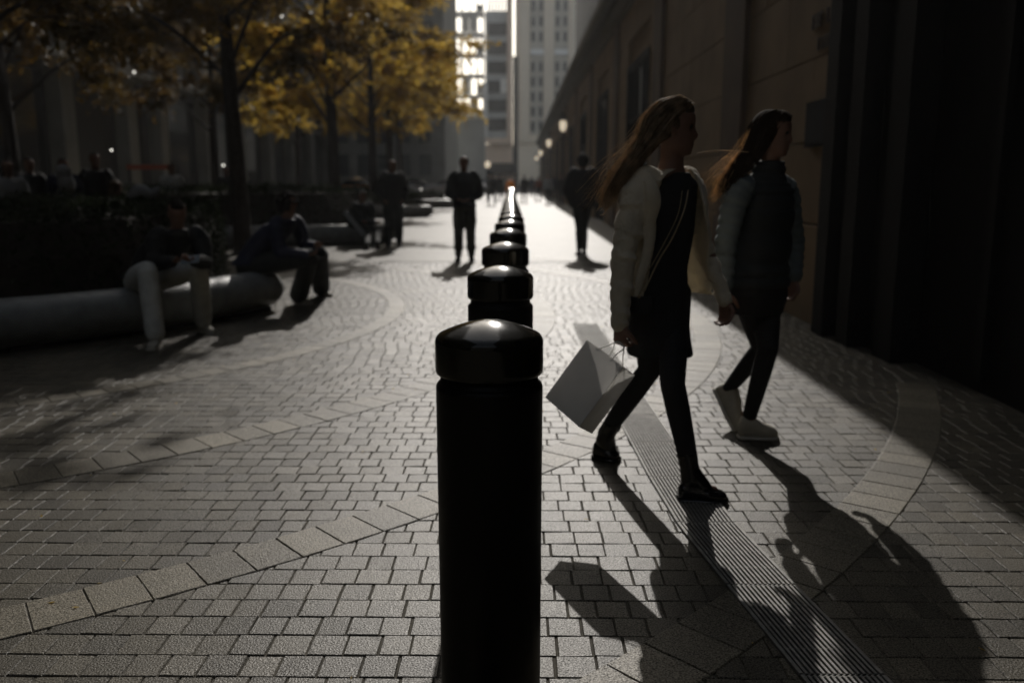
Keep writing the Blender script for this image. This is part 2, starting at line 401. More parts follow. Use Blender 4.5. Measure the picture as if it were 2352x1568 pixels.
# ribbed drain strip
GL = [(1.5,.90),(2.0,.835),(2.25,.80),(2.76,.73),(3.33,.655),(3.96,.62),(5.0,.59),(6.5,.56),(8.2,.54)]
def gx(y):
    for (a, b), (c, d) in zip(GL, GL[1:]):
        if a <= y <= c: return b + (d-b)*(y-a)/(c-a)
    return GL[-1][1]
drain = empty('drain_grate', (.7, 4, 0), 'long ribbed steel drain strip running through the pavers beneath the walking woman', 'drain grate')
bed = MB()
ys = [1.5 + .1*k for k in range(68)]
for a, b in zip(ys, ys[1:]):
    bed.add([(gx(a)-.004,a,.0035),(gx(a)+.232,a,.0035),(gx(b)+.232,b,.0035),(gx(b)-.004,b,.0035)], [(0,1,2,3)])
bed.build('drain_bed', M['black'], drain)
y0 = 1.69
while y0 < 8.1:
    y1 = y0 + .556
    b = MB(); NB = 13
    for k in range(NB + 2):
        wb = .012 if k in (0, NB+1) else .0088
        zt = .0125 if k in (0, NB+1) else .0115
        xo = .228 * k / (NB+1)
        n = 5
        rings = []
        for q in range(n):
            yy = y0 + .004 + (y1 - y0 - .008) * q / (n-1)
            X = gx(yy) + xo
            rings.append([(X-wb/2, yy, .002), (X-wb/2, yy, zt-.0012), (X-wb/3.2, yy, zt), (X+wb/3.2, yy, zt), (X+wb/2, yy, zt-.0012), (X+wb/2, yy, .002)])
        b.loft(rings)
    for q in range(0, 5):
        yy = y0 + .004 + (y1-y0-.012) * q / 4
        b.box(gx(yy), gx(yy)+.228, yy, yy+.004, .002, .008)
    b.build('grate_section', M['galv'], drain)
    y0 = y1

rl = random.Random(31); b = MB()
for k in range(130):
    x = rl.uniform(-4.8, 2.6); y = 1.8 + rl.random()**1.3*11; q = Vector((x, y, .006)); a = rl.uniform(0, 6.28); L = rl.uniform(.006, .016); W = L*.4
    u = Vector((math.cos(a), math.sin(a), rl.uniform(-.1, .3))); v = Vector((-math.sin(a), math.cos(a), rl.uniform(-.2, .2)))
    b.add([q-u*L, q+v*W, q+u*L, q-v*W], [(0,1,2,3)])
tag(b.build('fallen_leaves', M['leaf']), kind='stuff')

# ------------------------------------------------------------------ bollards
def lathe(profile, n=48):
    b = MB(); b.loft([[(r*math.cos(2*math.pi*j/n), r*math.sin(2*math.pi*j/n), z) for j in range(n)] for r, z in profile]); return b
BR = .133
cap_prof = [(.118, .905), (.122, .9065), (BR-.006, .909), (BR-.002, .913), (BR, .919), (BR, .925), (BR, .985), (BR, .990), (BR-.0012, .996), (BR-.005, 1.003), (BR-.011, 1.0085)]
for k in range(1, 15):
    t = k/15; r = (BR-.011)*(1-t); cap_prof.append((max(r, .002), 1.0085 + .0335*(1-(1-t)**1.75)))
cap_me = lathe(cap_prof).mesh('cap', M['bollard'], True)
post_prof = [(.155, 0), (.155, .018), (.150, .024), (.137, .028), (.130, .04), (.130, .05), (BR-.002, .5), (BR-.001, .87), (BR-.001, .877), (BR-.003, .883), (BR-.007, .888), (.121, .8895), (.1205, .890), (.1205, .9055)]
post_me = lathe(post_prof).mesh('post', M['post'], True)
def bx_at(y):
    pts = [(0,-.07),(9,-.072),(13,-.11),(17,-.15),(25,-.20),(32,-.20),(40,-.30),(50,-.55),(60,-.8)]
    for (a, b), (c, d) in zip(pts, pts[1:]):
        if a <= y <= c: return b + (d-b)*(y-a)/(c-a)
    return pts[-1][1]
names = ['nearest glossy black bollard standing large in the foreground', 'second black bollard from the front, its domed cap showing over the nearest one',
 'third black bollard in the row, cap with a white sun glint', 'fourth black bollard in the row, just its cap visible', 'fifth black bollard in the receding row',
 'sixth black bollard in the receding row', 'seventh black bollard in the receding row', 'eighth black bollard in the receding row']
for k in range(32):
    y = 2.10 + 1.385*k
    lab = names[k] if k < len(names) else 'far black bollard merging with its neighbours into a bright curving line of glints'
    e = empty('bollard', (bx_at(y), y, 0), lab, 'bollard', 'black bollards in a row down the street')
    for nm, me in (('cap', cap_me), ('post', post_me)):
        o = bpy.data.objects.new(nm, me); COL.objects.link(o); o.parent = e

# ------------------------------------------------------------------ right stone building
WX = 2.9
rb = empty('stone_building', (WX, 8, 0), 'long dark limestone building with a projecting cornice along the right side', 'building')
b = MB(); b.box(7.5, WX+24, -20, 120, 7.51, 70); b.build('added_upper_mass', M['darkfac'], rb)  # unseen setback mass, added to keep skylight off the street
b = MB(); b.box(WX+.12, WX+14, 8.0, 122, 0, 7.2)
b.build('wall', M['stone'], rb)
# window bays
wins = []
yb = 20.0
while yb < 118:
    wins.append((yb, yb + 4.0)); yb += 9.0
def in_win(a, b2): return any(a < q + .05 and b2 > p - .05 for p, q in wins)
# stone courses (near part block by block)
course = [0, .95, 1.75, 2.55, 3.35, 4.15, 4.95, 5.75]
far = MB()
cnt = 0
for r, (z0, z1) in enumerate(zip(course, course[1:])):
    y = 8.0 + (0 if r % 2 else -.9)
    while y < 120:
        y2 = y + 1.8
        a = max(y, 8.0); c = y2
        segs = [(a, c)]
        if z0 < 4.3:
            out = []
            for (p, q) in segs:
                cur = [(p, q)]
                for (wa, wb) in wins:
                    nxt = []
                    for (u, v) in cur:
                        if v <= wa or u >= wb: nxt.append((u, v))
                        else:
                            if u < wa: nxt.append((u, wa))
                            if v > wb: nxt.append((wb, v))
                    cur = nxt
                out += cur
            segs = out
        for (p, q) in segs:
            if q - p < .1: continue
            if 11.05 < (p+q)/2 < 12.75 and False: continue
            d = (rr.random())*.006
            bb = far if p > 30 else MB()
            bb.box(WX + d - (.06 if r == 0 else 0), WX + .13, p + .008, q - .008, z0 + .008, z1 - .008)
            if bb is not far: bb.build('stone_block', M['stone'], rb)
        y = y2
o = far.build('stone_courses', M['stone'], rb); tag(o, kind='stuff')
# pilasters between bays
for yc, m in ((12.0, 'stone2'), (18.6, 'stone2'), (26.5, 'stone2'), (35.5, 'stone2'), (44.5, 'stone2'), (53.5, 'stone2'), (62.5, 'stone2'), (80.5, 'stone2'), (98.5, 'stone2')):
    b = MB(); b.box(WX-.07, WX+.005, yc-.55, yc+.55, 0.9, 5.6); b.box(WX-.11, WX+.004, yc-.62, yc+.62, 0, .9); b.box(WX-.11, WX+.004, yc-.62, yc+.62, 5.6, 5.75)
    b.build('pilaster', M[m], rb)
# windows
for wa, wb in wins:
    e = MB(); e.box(WX+.08, WX+.125, wa, wb, 0, 4.3); f = e.build('window', M['darkglass'], rb)
    e = MB()
    e.box(WX-.02, WX+.09, wa, wa+.12, 0, 4.3); e.box(WX-.02, WX+.09, wb-.12, wb, 0, 4.3); e.box(WX-.02, WX+.09, wa+.12, wb-.12, 4.16, 4.3)
    e.build('window_frame', M['bronze'], rb)
    e = MB()
    for t in (1, 2): 
        yy = wa + (wb-wa)*t/3; e.box(WX+.02, WX+.085, yy-.03, yy+.03, 0, 4.16)
    for zz in (1.3, 2.9): e.box(WX+.03, WX+.084, wa+.12, wb-.12, zz-.03, zz+.03)
    e.build('mullions', M['bronze'], rb)
# cornice
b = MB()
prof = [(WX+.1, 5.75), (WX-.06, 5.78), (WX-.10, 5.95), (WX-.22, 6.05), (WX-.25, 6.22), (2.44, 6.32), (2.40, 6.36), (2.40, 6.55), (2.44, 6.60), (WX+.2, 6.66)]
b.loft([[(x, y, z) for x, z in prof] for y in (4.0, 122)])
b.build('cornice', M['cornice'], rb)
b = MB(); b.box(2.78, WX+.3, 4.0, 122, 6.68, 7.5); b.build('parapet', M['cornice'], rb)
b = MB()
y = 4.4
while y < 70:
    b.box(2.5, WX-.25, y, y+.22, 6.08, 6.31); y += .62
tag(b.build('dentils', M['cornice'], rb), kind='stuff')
# dark portal in the foreground
pt = empty('bronze_portal', (2.8, 6, 0), 'black bronze entrance portal with vertical mouldings at the right edge', 'doorway')
for i, (x, y0, y1) in enumerate(((2.72, 7.72, 7.99), (2.84, 7.50, 7.71), (2.76, 7.22, 7.49), (2.92, 6.9, 7.2), (2.84, 6.55, 6.88))):
    b = MB(); b.box(x, 3.6, y0, y1, 0, 6.6)
    b.build('jamb', M['bronze'], pt)
b = MB(); b.box(3.05, 3.5, 2.0, 6.54, 0, 3.2); b.build('door', M['bronze'], pt)
for k in range(4):
    b = MB(); y = 2.3 + k*1.08; b.box(2.995, 3.049, y, y+.08, .1, 3.1); b.build('door_stile', M['bronze'], pt)
b = MB(); b.box(3.0, 3.5, 2.0, 6.54, 3.21, 3.6); b.build('transom', M['bronze'], pt)
b = MB(); b.box(3.06, 3.5, 2.0, 6.54, 3.61, 6.4); b.build('fanlight', M['darkglass'], pt)
rb2 = empty('stone_pier', (3, 0, 0), 'dark stone pier at the near end of the portal', 'pier')
b = MB(); b.box(2.7, 9, -12, 1.99, 0, 6.8); b.build('shaft', M['darkfac'], rb2)
b = MB(); b.box(2.6, 2.699, -12, 1.99, 0, .6); b.build('plinth', M['darkfac'], rb2)
b = MB(); b.box(3.62, 9, 1.995, 7.995, 0, 6.6); b.build('core', M['darkfac'], rb2)
# plaque and letters
p0 = P(1831, 240, 8.9); 
b = MB(); b.box(WX-.045, WX-.001, 8.25, 8.93, 1.70, 2.13)
pq = b.build('plaque', M['plaque']); tag(pq, 'dark blue-black rectangular plaque fixed to the stone wall behind the girl', 'plaque')
b = MB(); b.box(WX-.052, WX-.0455, 8.28, 8.90, 1.725, 2.105); pf = b.build('face', M['plaque'], pq)
# inscription of small bronze strokes (illegible in the photograph)
ins = empty('wall_lettering', (WX, 8.6, 2.9), 'two lines of blurred bronze capitals above the plaque', 'lettering')
def glyphs(yA, yB, z, h, n, seed):
    rg = random.Random(seed); wd = (yA-yB)/n
    for k in range(n):
        if rg.random() < .1: continue
        y = yA - wd*(k+.5); b = MB(); t = h*.17; hw = wd*.36
        kind = rg.choice('HEINLTUO')
        def bar(y0, y1, z0, z1): b.box(WX-.03, WX-.008, min(y0,y1), max(y0,y1), z0, z1)
        if kind in 'HENLUO': bar(y+hw, y+hw-t, z, z+h)
        if kind in 'HNUO': bar(y-hw, y-hw+t, z, z+h)
        if kind in 'IT': bar(y-t/2, y+t/2, z, z+h)
        if kind in 'EO' or kind == 'T': bar(y-hw+t*.2, y+hw-t*1.05, z+h-t, z+h-.001)
        if kind in 'ELUO': bar(y-hw+t*1.05, y+hw-t*1.05, z+.001, z+t)
        if kind in 'HEN': bar(y-hw+t*1.05, y+hw-t*1.05, z+h/2-t/2, z+h/2+t/2)
        b.build('letter', M['letter'], ins)
glyphs(8.98, 7.9 + .15, 2.82, .14, 9, 4)
glyphs(8.80, 7.9 + .30, 2.60, .12, 6, 9)
# wall lanterns
for k, y in enumerate((48, 70, 95, 116)):
    x = 2.4; z = 4.25
    e = empty('wall_lantern', (WX, y, 0), ['nearest glowing lantern bracketed high on the long stone wall', 'second lantern along the stone wall', 'third lantern along the stone wall', 'farthest lantern along the stone wall'][k], 'wall lantern', 'lanterns along the stone wall')
    b = MB(); b.loft([[(x + r*math.cos(q*math.pi/4), y + r*math.sin(q*math.pi/4), z+dz) for q in range(8)] for r, dz in ((.10,-.28),(.18,-.1),(.20,.12),(.15,.28))]); b.build('globe', M['lampglass'], e)
    b = MB(); b.loft([[(x + r*math.cos(q*math.pi/4), y + r*math.sin(q*math.pi/4), z+dz) for q in range(8)] for r, dz in ((.3,.285),(.22,.38),(.08,.55),(.05,.75))]); b.build('hood', M['iron'], e)
    b = MB(); b.tube([(x, y, z-.32), (x+.05, y, z-.55), (WX, y, z-.7)], [.06,.05,.06], 8); b.build('bracket', M['iron'], e)

# ------------------------------------------------------------------ far towers
def tower(name, label, x0, x1, y0, y1, H, m, base_h, bays, floor, win, wm, z0=0, cat='building'):
    e = empty(name, ((x0+x1)/2, y0, 0), label, cat)
    b = MB(); b.box(x0, x1, y0, y1, 0, H); b.build('wall', m, e)
    return e
# main limestone tower closing the street
TY = 235.
ltw = empty('limestone_tower', (12, TY, 0), 'pale limestone tower with paired dark windows closing the street', 'building')
def tX(px): return P(px, 415, TY).x
b = MB(); b.box(tX(1183), tX(1183)+62, TY, TY+30, 0, 84); b.build('wall', M['tower'], ltw)
pane = {}
def boxmesh(nm, sx, sy, sz, m):
    k = (nm, sx, sy, sz)
    if k not in pane:
        b = MB(); b.box(-sx/2, sx/2, -sy/2, sy/2, 0, sz); pane[k] = b.mesh(nm, m)
    return pane[k]
fl = 30.6/2000*TY*1.04
for ci in range(8):
    xc = tX(1232) + ci*tX(1232+54) - ci*tX(1232)
    # recessed dark bay strip
    b = MB(); b.box(xc-1.75, xc+1.75, TY-.06, TY-.001, 13.2, 82); b.build('window_bay', M['bayfill'], ltw)
    for r in range(int(68/fl)):
        z = 14.2 + r*fl
        if r == 5: 
            o = link('balcony_panel', boxmesh('balcony_panel', 3.5, .5, 1.3, M['white']), ltw, world=False); o.location = (xc-12, -.3, z+.4); continue
        for s in (-1, 1):
            o = link('window', boxmesh('window', .95, .1, 2.4, M['glassblue']), ltw, world=False); o.location = (xc + s*1.0 - 12, -.13, z)
for ci in range(9):
    xc = tX(1205) + ci*(tX(1259)-tX(1205))
    b = MB(); b.box(xc-1.1, xc+1.1, TY-.7, TY-.002, 12.5, 84); b.build('pier', M['tower'], ltw)
b = MB(); b.box(tX(1183)-.2, tX(1183)+62.2, TY-.9, TY-.71, 11.3, 12.3); b.build('string_course', M['tower'], ltw)
# peach edged glass tower
TP = 175.
def pX(px, Y=TP): return P(px, 415, Y).x
pt2 = empty('glass_tower', (pX(1145), TP, 0), 'grey glazed tower with a bright peach stone edge left of the limestone tower', 'building')
b = MB(); b.box(pX(1116), pX(1167), TP, TP+30, 9.2, 33.2); b.build('wall', M['greypanel'], pt2)
b = MB(); b.box(pX(1165), pX(1177), TP-1.2, TP+6, 8.5, 44); b.build('peach_edge', M['peach'], pt2)
b = MB(); b.box(pX(1116), pX(1165), TP-1.0, TP-.01, 8.5, 9.6); b.build('peach_sill', M['peach'], pt2)
b = MB(); b.box(pX(1112), pX(1121), TP-1.1, TP+3, 9.61, 20); b.build('white_fin', M['white'], pt2)
for r in range(6):
    z = 11 + r*3.55
    b = MB(); b.box(pX(1122), pX(1164), TP-.25, TP-.02, z, z+2.3); b.build('window_strip', M['glassblue'], pt2)
    if r % 4 == 2:
        b = MB(); b.box(pX(1150), pX(1164), TP-.6, TP-.26, z, z+2.6); b.build('white_panel', M['white'], pt2)  # plain white panel in front of the window strip
for k in range(7):
    x = pX(1123 + k*7); b = MB(); b.box(x-.16, x+.16, TP+.2, TP+.8, 33.21, 40); b.build('fin', M['white'], pt2)
b = MB(); b.box(pX(1112), pX(1177.4), TP+.5, TP+28, 4.8, 8.45); b.build('overhang', M['peach'], pt2)
b = MB(); b.box(pX(1112), pX(1177), TP+3, TP+28, 0, 4.79); b.build('base', M['darkfac'], pt2)
# dark slab between the two
ds = empty('dark_slab_block', (pX(1184), TP+10, 0), 'dark narrow slab building squeezed beside the peach edge', 'building')
b = MB(); b.box(pX(1177.5), pX(1190), TP+8, TP+32, 0, 26); b.build('wall', M['darkfac'], ds)
for r in range(7):
    b = MB(); b.box(pX(1178.5), pX(1189), TP+7.8, TP+7.99, 2+r*3.4, 4+r*3.4); b.build('window_strip', M['glassblue'], ds)
# block shaped open so sky between its slabs stands in for a white facade
WB = 140.
wbk = empty('balcony_block', (pX(1085, WB), WB, 0), 'block of stacked balconies, shaped open so bright sky stands in for its white front', 'building')
XA, XB = pX(1040, WB), pX(1113, WB)
b = MB(); b.box(XA, XB, WB+2, WB+5, 0, 11); b.build('podium', M['greypanel'], wbk)
rw = random.Random(8)
for r in range(15):
    z = 11.2 + r*3.1
    b = MB(); b.box(XA, XB, WB+1, WB+5, z, z+.28); b.build('floor_slab', M['white'], wbk)
    for (a, c) in ((1048, 1062), (1066, 1080), (1084, 1096), (1098, 1110)):
        if rw.random() < .45:
            k = rw.choice((.9, 1.5, 2.7)); b = MB(); b.box(pX(a, WB), pX(c, WB), WB+.6, WB+.99, z+.3, z+.3+k); b.build('balcony', rw.choice((M['white'], M['greypanel'], M['greypanel'])), wbk)
for px in (1042, 1064, 1082, 1097, 1111):
    b = MB(); b.box(pX(px, WB)-.12, pX(px, WB)+.12, WB+1.2, WB+1.6, 11, 57.5); b.build('column', M['white'], wbk)
lr_ = empty('low_terrace', (-10, 262, 0), 'low dark terrace of buildings closing the end of the street', 'building')
b = MB(); b.box(-60, 14, 262, 280, 0, 9.5); b.build('wall', M['darkfac'], lr_)
for k in range(24):
    b = MB(); x = -58 + k*3; b.box(x, x+1.6, 261.9, 261.99, 4.5, 7.5); b.build('window', M['glassblue'], lr_)
b = MB(); b.box(-60.2, 14.2, 261.5, 262.4, 9.51, 10.1); b.build('roof', M['greypanel'], lr_)

# mid block behind trees
MBY = 112.
mb = empty('corner_block', (-16, MBY, 0), 'grey corner building with tall windows seen under the yellow crowns', 'building')
b = MB(); b.box(-34, -9.2, MBY, MBY+24, 0, 34); b.build('wall', M['pier'], mb)
for r in range(8):
    for c in range(9):
        x = -32.5 + c*2.6; z = 2.0 + r*4.0
        m = M['glassblue']
        o = link('window', boxmesh('window_' + m.name, 1.5, .12, 2.6, m), mb, world=False); o.location = (x+16, -.08, z)
# left dark buildings with piers
def left_block(name, label, y0, y1, H, step):
    e = empty(name, (-20, y0, 0), label, 'building')
    b = MB(); b.box(-42, -20.6, y0, y1, 0, H); b.build('wall', M['darkfac'], e)
    y = y0 + 1.0
    while y < y1 - 1:
        b = MB(); b.box(-20.59, -19.9, y, y+1.1, 0, min(H, 30)); b.build('pier', M['pier'], e)
        for z in (1.0, 7.4, 11, 14.6):
            if z + 2.6 < H and y + step < y1:
                b = MB(); b.box(-20.59, -20.5, y+1.6, y+step-.5, z, z+(5 if z < 2 else 2.4)); b.build('window', M['darkglass'], e)
        y += step
    for z in (6.5, 9.6):
        if z < H:
            b = MB(); b.box(-20.6, -19.3, y0, y1, z, z+.35); b.build('ledge', M['pier'], e)
    return e
left_block('dark_office_block', 'near black office block with slim grey piers at the upper left', -24, 44.5, 62, 6.9)
left_block('low_link_block', 'low dark block with a strip of sky above it at the upper left', 44.6, 48.6, 10.0, 3.0)
left_block('dark_colonnade_block', 'dark block with tall grey columns behind the plaza trees', 48.7, 96, 58, 7.2)
# unseen block added behind the camera to cut skylight on the street
bb_ = empty('unseen_rear_block', (0, -30, 0), 'unseen dark block added behind the viewpoint to cut skylight', 'building')
b = MB(); b.box(-60, 60, -52, -24, 0, 20); b.build('wall', M['darkfac'], bb_)

# ------------------------------------------------------------------ benches, hedges
def bench(pts, label, r=.2):
    b = MB(); pts3 = [(x, y, .235) for x, y in pts]
    b.tube(pts3, [r*.97] + [r]*(len(pts)-2) + [r*.97], 24, 8)
    o = b.build('stone_bench', M['bench'], None, True); tag(o, label, 'bench', 'rounded granite benches around the planters')
    q = MB()
    for (x0, y0), (x1, y1) in zip(pts, pts[1:]):
        d = Vector((x1-x0, y1-y0, 0)); L = d.length; d /= L; s_ = Vector((-d.y, d.x, 0))
        q.obox(Vector(((x0+x1)/2, (y0+y1)/2, .022)) + s_*.02, d*(L/2-.02), s_*.09, Vector((0,0,.022)))
    q.build('plinth', M['black'], o)
    return o
B1 = [(-6.6, 5.6), (-5.3, 6.15), (-4.2, 7.0), (-3.5, 7.75), (-3.02, 8.6), (-2.72, 9.35)]
bench(B1, 'granite tube bench in the left foreground with two people sitting on it')
B2 = [(-8.2, 17.6), (-6.3, 18.4), (-4.7, 18.9), (-3.6, 19.3), (-2.9, 19.9)]
bench(B2, 'second rounded granite bench behind the curly haired person')
B3 = [(-8, 32.2), (-6.2, 33), (-4.4, 33.6), (-3.45, 34.0)]
bench(B3, 'third rounded granite bench with a sunlit end', .21)
B4 = [(-8, 44.2), (-5.6, 44.6), (-4, 45), (-3.3, 45.4)]
bench(B4, 'farthest rounded granite bench beside the standing man in camouflage', .21)

def leaf_cloud(b, rnd, c, rx, ry, rz, n, s, shape='ball'):
    for _ in range(n):
        if shape == 'ball':
            while True:
                p = Vector((rnd.uniform(-1,1), rnd.uniform(-1,1), rnd.uniform(-1,1)))
                if p.length < 1: break
        else:
            p = Vector((rnd.uniform(-1,1), rnd.uniform(-1,1), rnd.uniform(-1,1)))
            k = rnd.choice((0, 0, 1, 2, 2)); 
            if k < 3: p[k] = math.copysign(rnd.uniform(.9, 1.06), p[k] if k != 2 else 1)
        q = Vector(c) + Vector((p.x*rx, p.y*ry, p.z*rz))
        u = Vector((rnd.gauss(0,1), rnd.gauss(0,1), rnd.gauss(0,.7))).normalized()
        v = u.orthogonal().normalized(); v = (Matrix.Rotation(rnd.uniform(0, 6.28), 3, u) @ v)
        L = s*rnd.uniform(.6, 1.3); W = L*rnd.uniform(.3, .5)
        b.add([q - u*L, q + v*W, q + u*L, q - v*W], [(0, 1, 2, 3)])
def hedge(poly, top, label, n, s, seed):
    """poly: hedge outline; foliage shell over it"""
    rnd = random.Random(seed)
    cx = sum(p[0] for p in poly)/len(poly); cy = sum(p[1] for p in poly)/len(poly)
    e = empty('hedge', (cx, cy, 0), label, 'hedge', 'clipped hedges in the planters')
    b = MB(); rings = []
    for k, z in ((1, .05), (.99, top*.6), (.93, top-.12), (.6, top-.06)):
        rings.append([(cx+(x-cx)*k, cy+(y-cy)*k, z) for x, y in poly])
    b.loft(rings); b.build('core', M['soil'], e)
    b = MB(); m = len(poly)
    per = [(Vector(poly[i]), Vector(poly[(i+1) % m])) for i in range(m)]
    Ls = [(q-p).length for p, q in per]; T = sum(Ls)
    for _ in range(n):
        if rnd.random() < .55:
            t = rnd.random()*T; i = 0
            while t > Ls[i]: t -= Ls[i]; i += 1
            p = per[i][0].lerp(per[i][1], t/Ls[i]); z = rnd.uniform(.12, top)
            k = 1 + rnd.gauss(0, .008) - max(0, z/top-.7)*.08
            x = cx + (p.x-cx)*k; y = cy + (p.y-cy)*k
        else:
            while True:
                i = rnd.randrange(m); p = per[i][0].lerp(per[i][1], rnd.random()); k = math.sqrt(rnd.random())
                break
            x = cx + (p.x-cx)*k; y = cy + (p.y-cy)*k; z = top + rnd.gauss(0, .035) + .06*math.sin(x*2.3)*math.cos(y*1.9) - (k**4)*.08
        q = Vector((x, y, z)); u = Vector((rnd.gauss(0,1), rnd.gauss(0,1), rnd.gauss(.3,.8))).normalized()
        v = Matrix.Rotation(rnd.uniform(0, 6.28), 3, u) @ u.orthogonal().normalized()
        L = s*rnd.uniform(.6, 1.4); W = L*.45
        b.add([q-u*L, q+v*W, q+u*L, q-v*W], [(0,1,2,3)])
    f = b.build('foliage', M['hedge'], e); tag(f, kind='stuff')
    return e
hedge([(-7.2, 6.6), (-5.4, 6.9), (-4.3, 7.75), (-3.75, 8.7), (-3.5, 9.9), (-3.9, 11.6), (-5.2, 13), (-8, 13.6), (-11, 13), (-11.5, 9)], 1.12, 'dark clipped hedge filling the planter behind the man with a phone', 26000, .03, 1)
hedge([(-9, 18.4), (-6.2, 19.2), (-4.2, 19.9), (-3.6, 21.5), (-4.4, 25), (-8, 27), (-13, 26), (-13, 20)], 1.2, 'dark hedge behind the second bench, left of the man in black', 16000, .045, 2)
hedge([(-9, 33), (-6, 33.8), (-4.3, 34.6), (-4.0, 37), (-5, 40), (-9, 41), (-12, 38)], .8, 'low hedge behind the third bench', 8000, .06, 3)
hedge([(-9, 45), (-5.6, 45.5), (-4.1, 46.3), (-4.2, 50), (-6, 53), (-10, 52)], .7, 'farthest low hedge beyond the sunlit bench end', 6000, .07, 4)

# ------------------------------------------------------------------ trees
def tree_meshes(seed, H, crown_r, z0, nleaf, lm, trunk_r=.17, ls=.075):
    rnd = random.Random(seed)
    t = MB()
    lean = Vector((rnd.uniform(-.25,.25), rnd.uniform(-.2,.2), 0))
    tp = [Vector((0,0,-.05)), Vector((0,0,.4)) + lean*.1, Vector((0,0,H*.35)) + lean*.6, Vector((0,0,H*.6)) + lean, Vector((0,0,H*.85)) + lean*1.4]
    t.tube(tp, [trunk_r*1.5, trunk_r*1.02, trunk_r*.8, trunk_r*.5, .03], 12, 5)
    tips = []
    nb = 13
    for k in range(nb):
        z = z0*.85 + (H*.75 - z0*.85) * (k/nb)
        a = k*2.4 + rnd.uniform(-.4, .4)
        base = Vector((0,0,z)) + lean*(z/H)
        L = crown_r*(1.0 - .35*(k/nb))*rnd.uniform(.75, 1.05)
        mid = base + Vector((math.cos(a)*L*.5, math.sin(a)*L*.5, L*.42))
        end = base + Vector((math.cos(a)*L, math.sin(a)*L, L*rnd.uniform(.35, .75)))
        r0 = trunk_r*(.30 - .14*k/nb)
        t.tube([base, mid, end], [r0, r0*.6, .012], 7, 4)
        tips += [(mid, .7), (end, 1)]
        for q in range(7):
            f = rnd.uniform(.3, 1); b0 = base.lerp(end, f) + Vector((0,0,.15*L*math.sin(f*3.1)))
            a2 = a + rnd.uniform(-1.4, 1.4); l2 = L*rnd.uniform(.25, .5)
            e2 = b0 + Vector((math.cos(a2)*l2, math.sin(a2)*l2, rnd.uniform(-.25, .5)*l2))
            t.tube([b0, (b0+e2)/2 + Vector((0,0,.1)), e2], [r0*.35, r0*.22, .008], 5, 2)
            tips += [(e2, 1), ((b0+e2)/2, .7)]
    top = Vector((0,0,H*.85)) + lean*1.4
    tips += [(top, 1), (top + Vector((.4,.2,.5)), .8)]
    lf = MB()
    per = nleaf // len(tips)
    for c, kk in tips:
        # drooping sprays
        ns = 7
        for s in range(ns):
            d = Vector((rnd.gauss(0,1), rnd.gauss(0,1), rnd.gauss(-.05,.45))).normalized()
            sl = rnd.uniform(.25, .85)*kk*crown_r/3
            m = per//ns
            for q in range(m):
                f = rnd.random()
                p = c + d*sl*f + Vector((0,0,-.35*sl*f*f)) + Vector((rnd.gauss(0,.05), rnd.gauss(0,.05), rnd.gauss(0,.05)))
                if p.z < z0*.78: continue
                u = (d*.6 + Vector((rnd.gauss(0,.6), rnd.gauss(0,.6), rnd.gauss(-.2,.6)))).normalized()
                v = Matrix.Rotation(rnd.uniform(0, 6.28), 3, u) @ u.orthogonal().normalized()
                Ln = ls*rnd.uniform(.6, 1.3); W = Ln*.38
                lf.add([p-u*Ln, p+v*W, p+u*Ln, p-v*W], [(0,1,2,3)])
    return t.mesh('trunk', M['bark'], True), lf.mesh('crown', lm)
TR = [tree_meshes(11, 9.6, 3.3, 3.4, 30000, M['leaf'], ls=.085), tree_meshes(12, 10.4, 3.5, 3.0, 30000, M['leaf'], ls=.085), tree_meshes(13, 9.0, 3.5, 3.4, 32000, M['leaf_shaded'], ls=.082)]
tlist = [(-6.3, 9.3, 2, .78, .4, 'tree whose low yellow leaves hang into the upper left corner'),
 (-5.35, 17.0, 2, 1.0, 1.0, 'thick dark trunked tree with sparse orange leaves left of centre'),
 (-5.6, 27.0, 1, 1.12, 2.2, 'golden leaved tree with a slim dark trunk at centre left'),
 (-6.4, 39.0, 0, 1.15, 3.1, 'golden tree further back, its trunk above the standing man in black'),
 (-6.9, 47.5, 1, 1.22, 4.4, 'golden tree whose crown edges onto the white balconies'),
 (-7.9, 59.0, 0, 1.3, 5.3, 'farthest golden tree near the end of the plaza'),
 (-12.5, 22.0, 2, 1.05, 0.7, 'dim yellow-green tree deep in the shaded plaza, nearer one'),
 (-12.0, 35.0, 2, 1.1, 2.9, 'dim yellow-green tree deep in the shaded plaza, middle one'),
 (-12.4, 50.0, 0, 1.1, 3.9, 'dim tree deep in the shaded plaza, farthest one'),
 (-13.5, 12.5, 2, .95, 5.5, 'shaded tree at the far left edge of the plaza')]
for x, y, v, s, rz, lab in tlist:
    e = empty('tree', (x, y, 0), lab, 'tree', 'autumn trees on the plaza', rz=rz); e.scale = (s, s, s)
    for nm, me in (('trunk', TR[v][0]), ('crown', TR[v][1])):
        o = bpy.data.objects.new(nm, me); COL.objects.link(o); o.parent = e

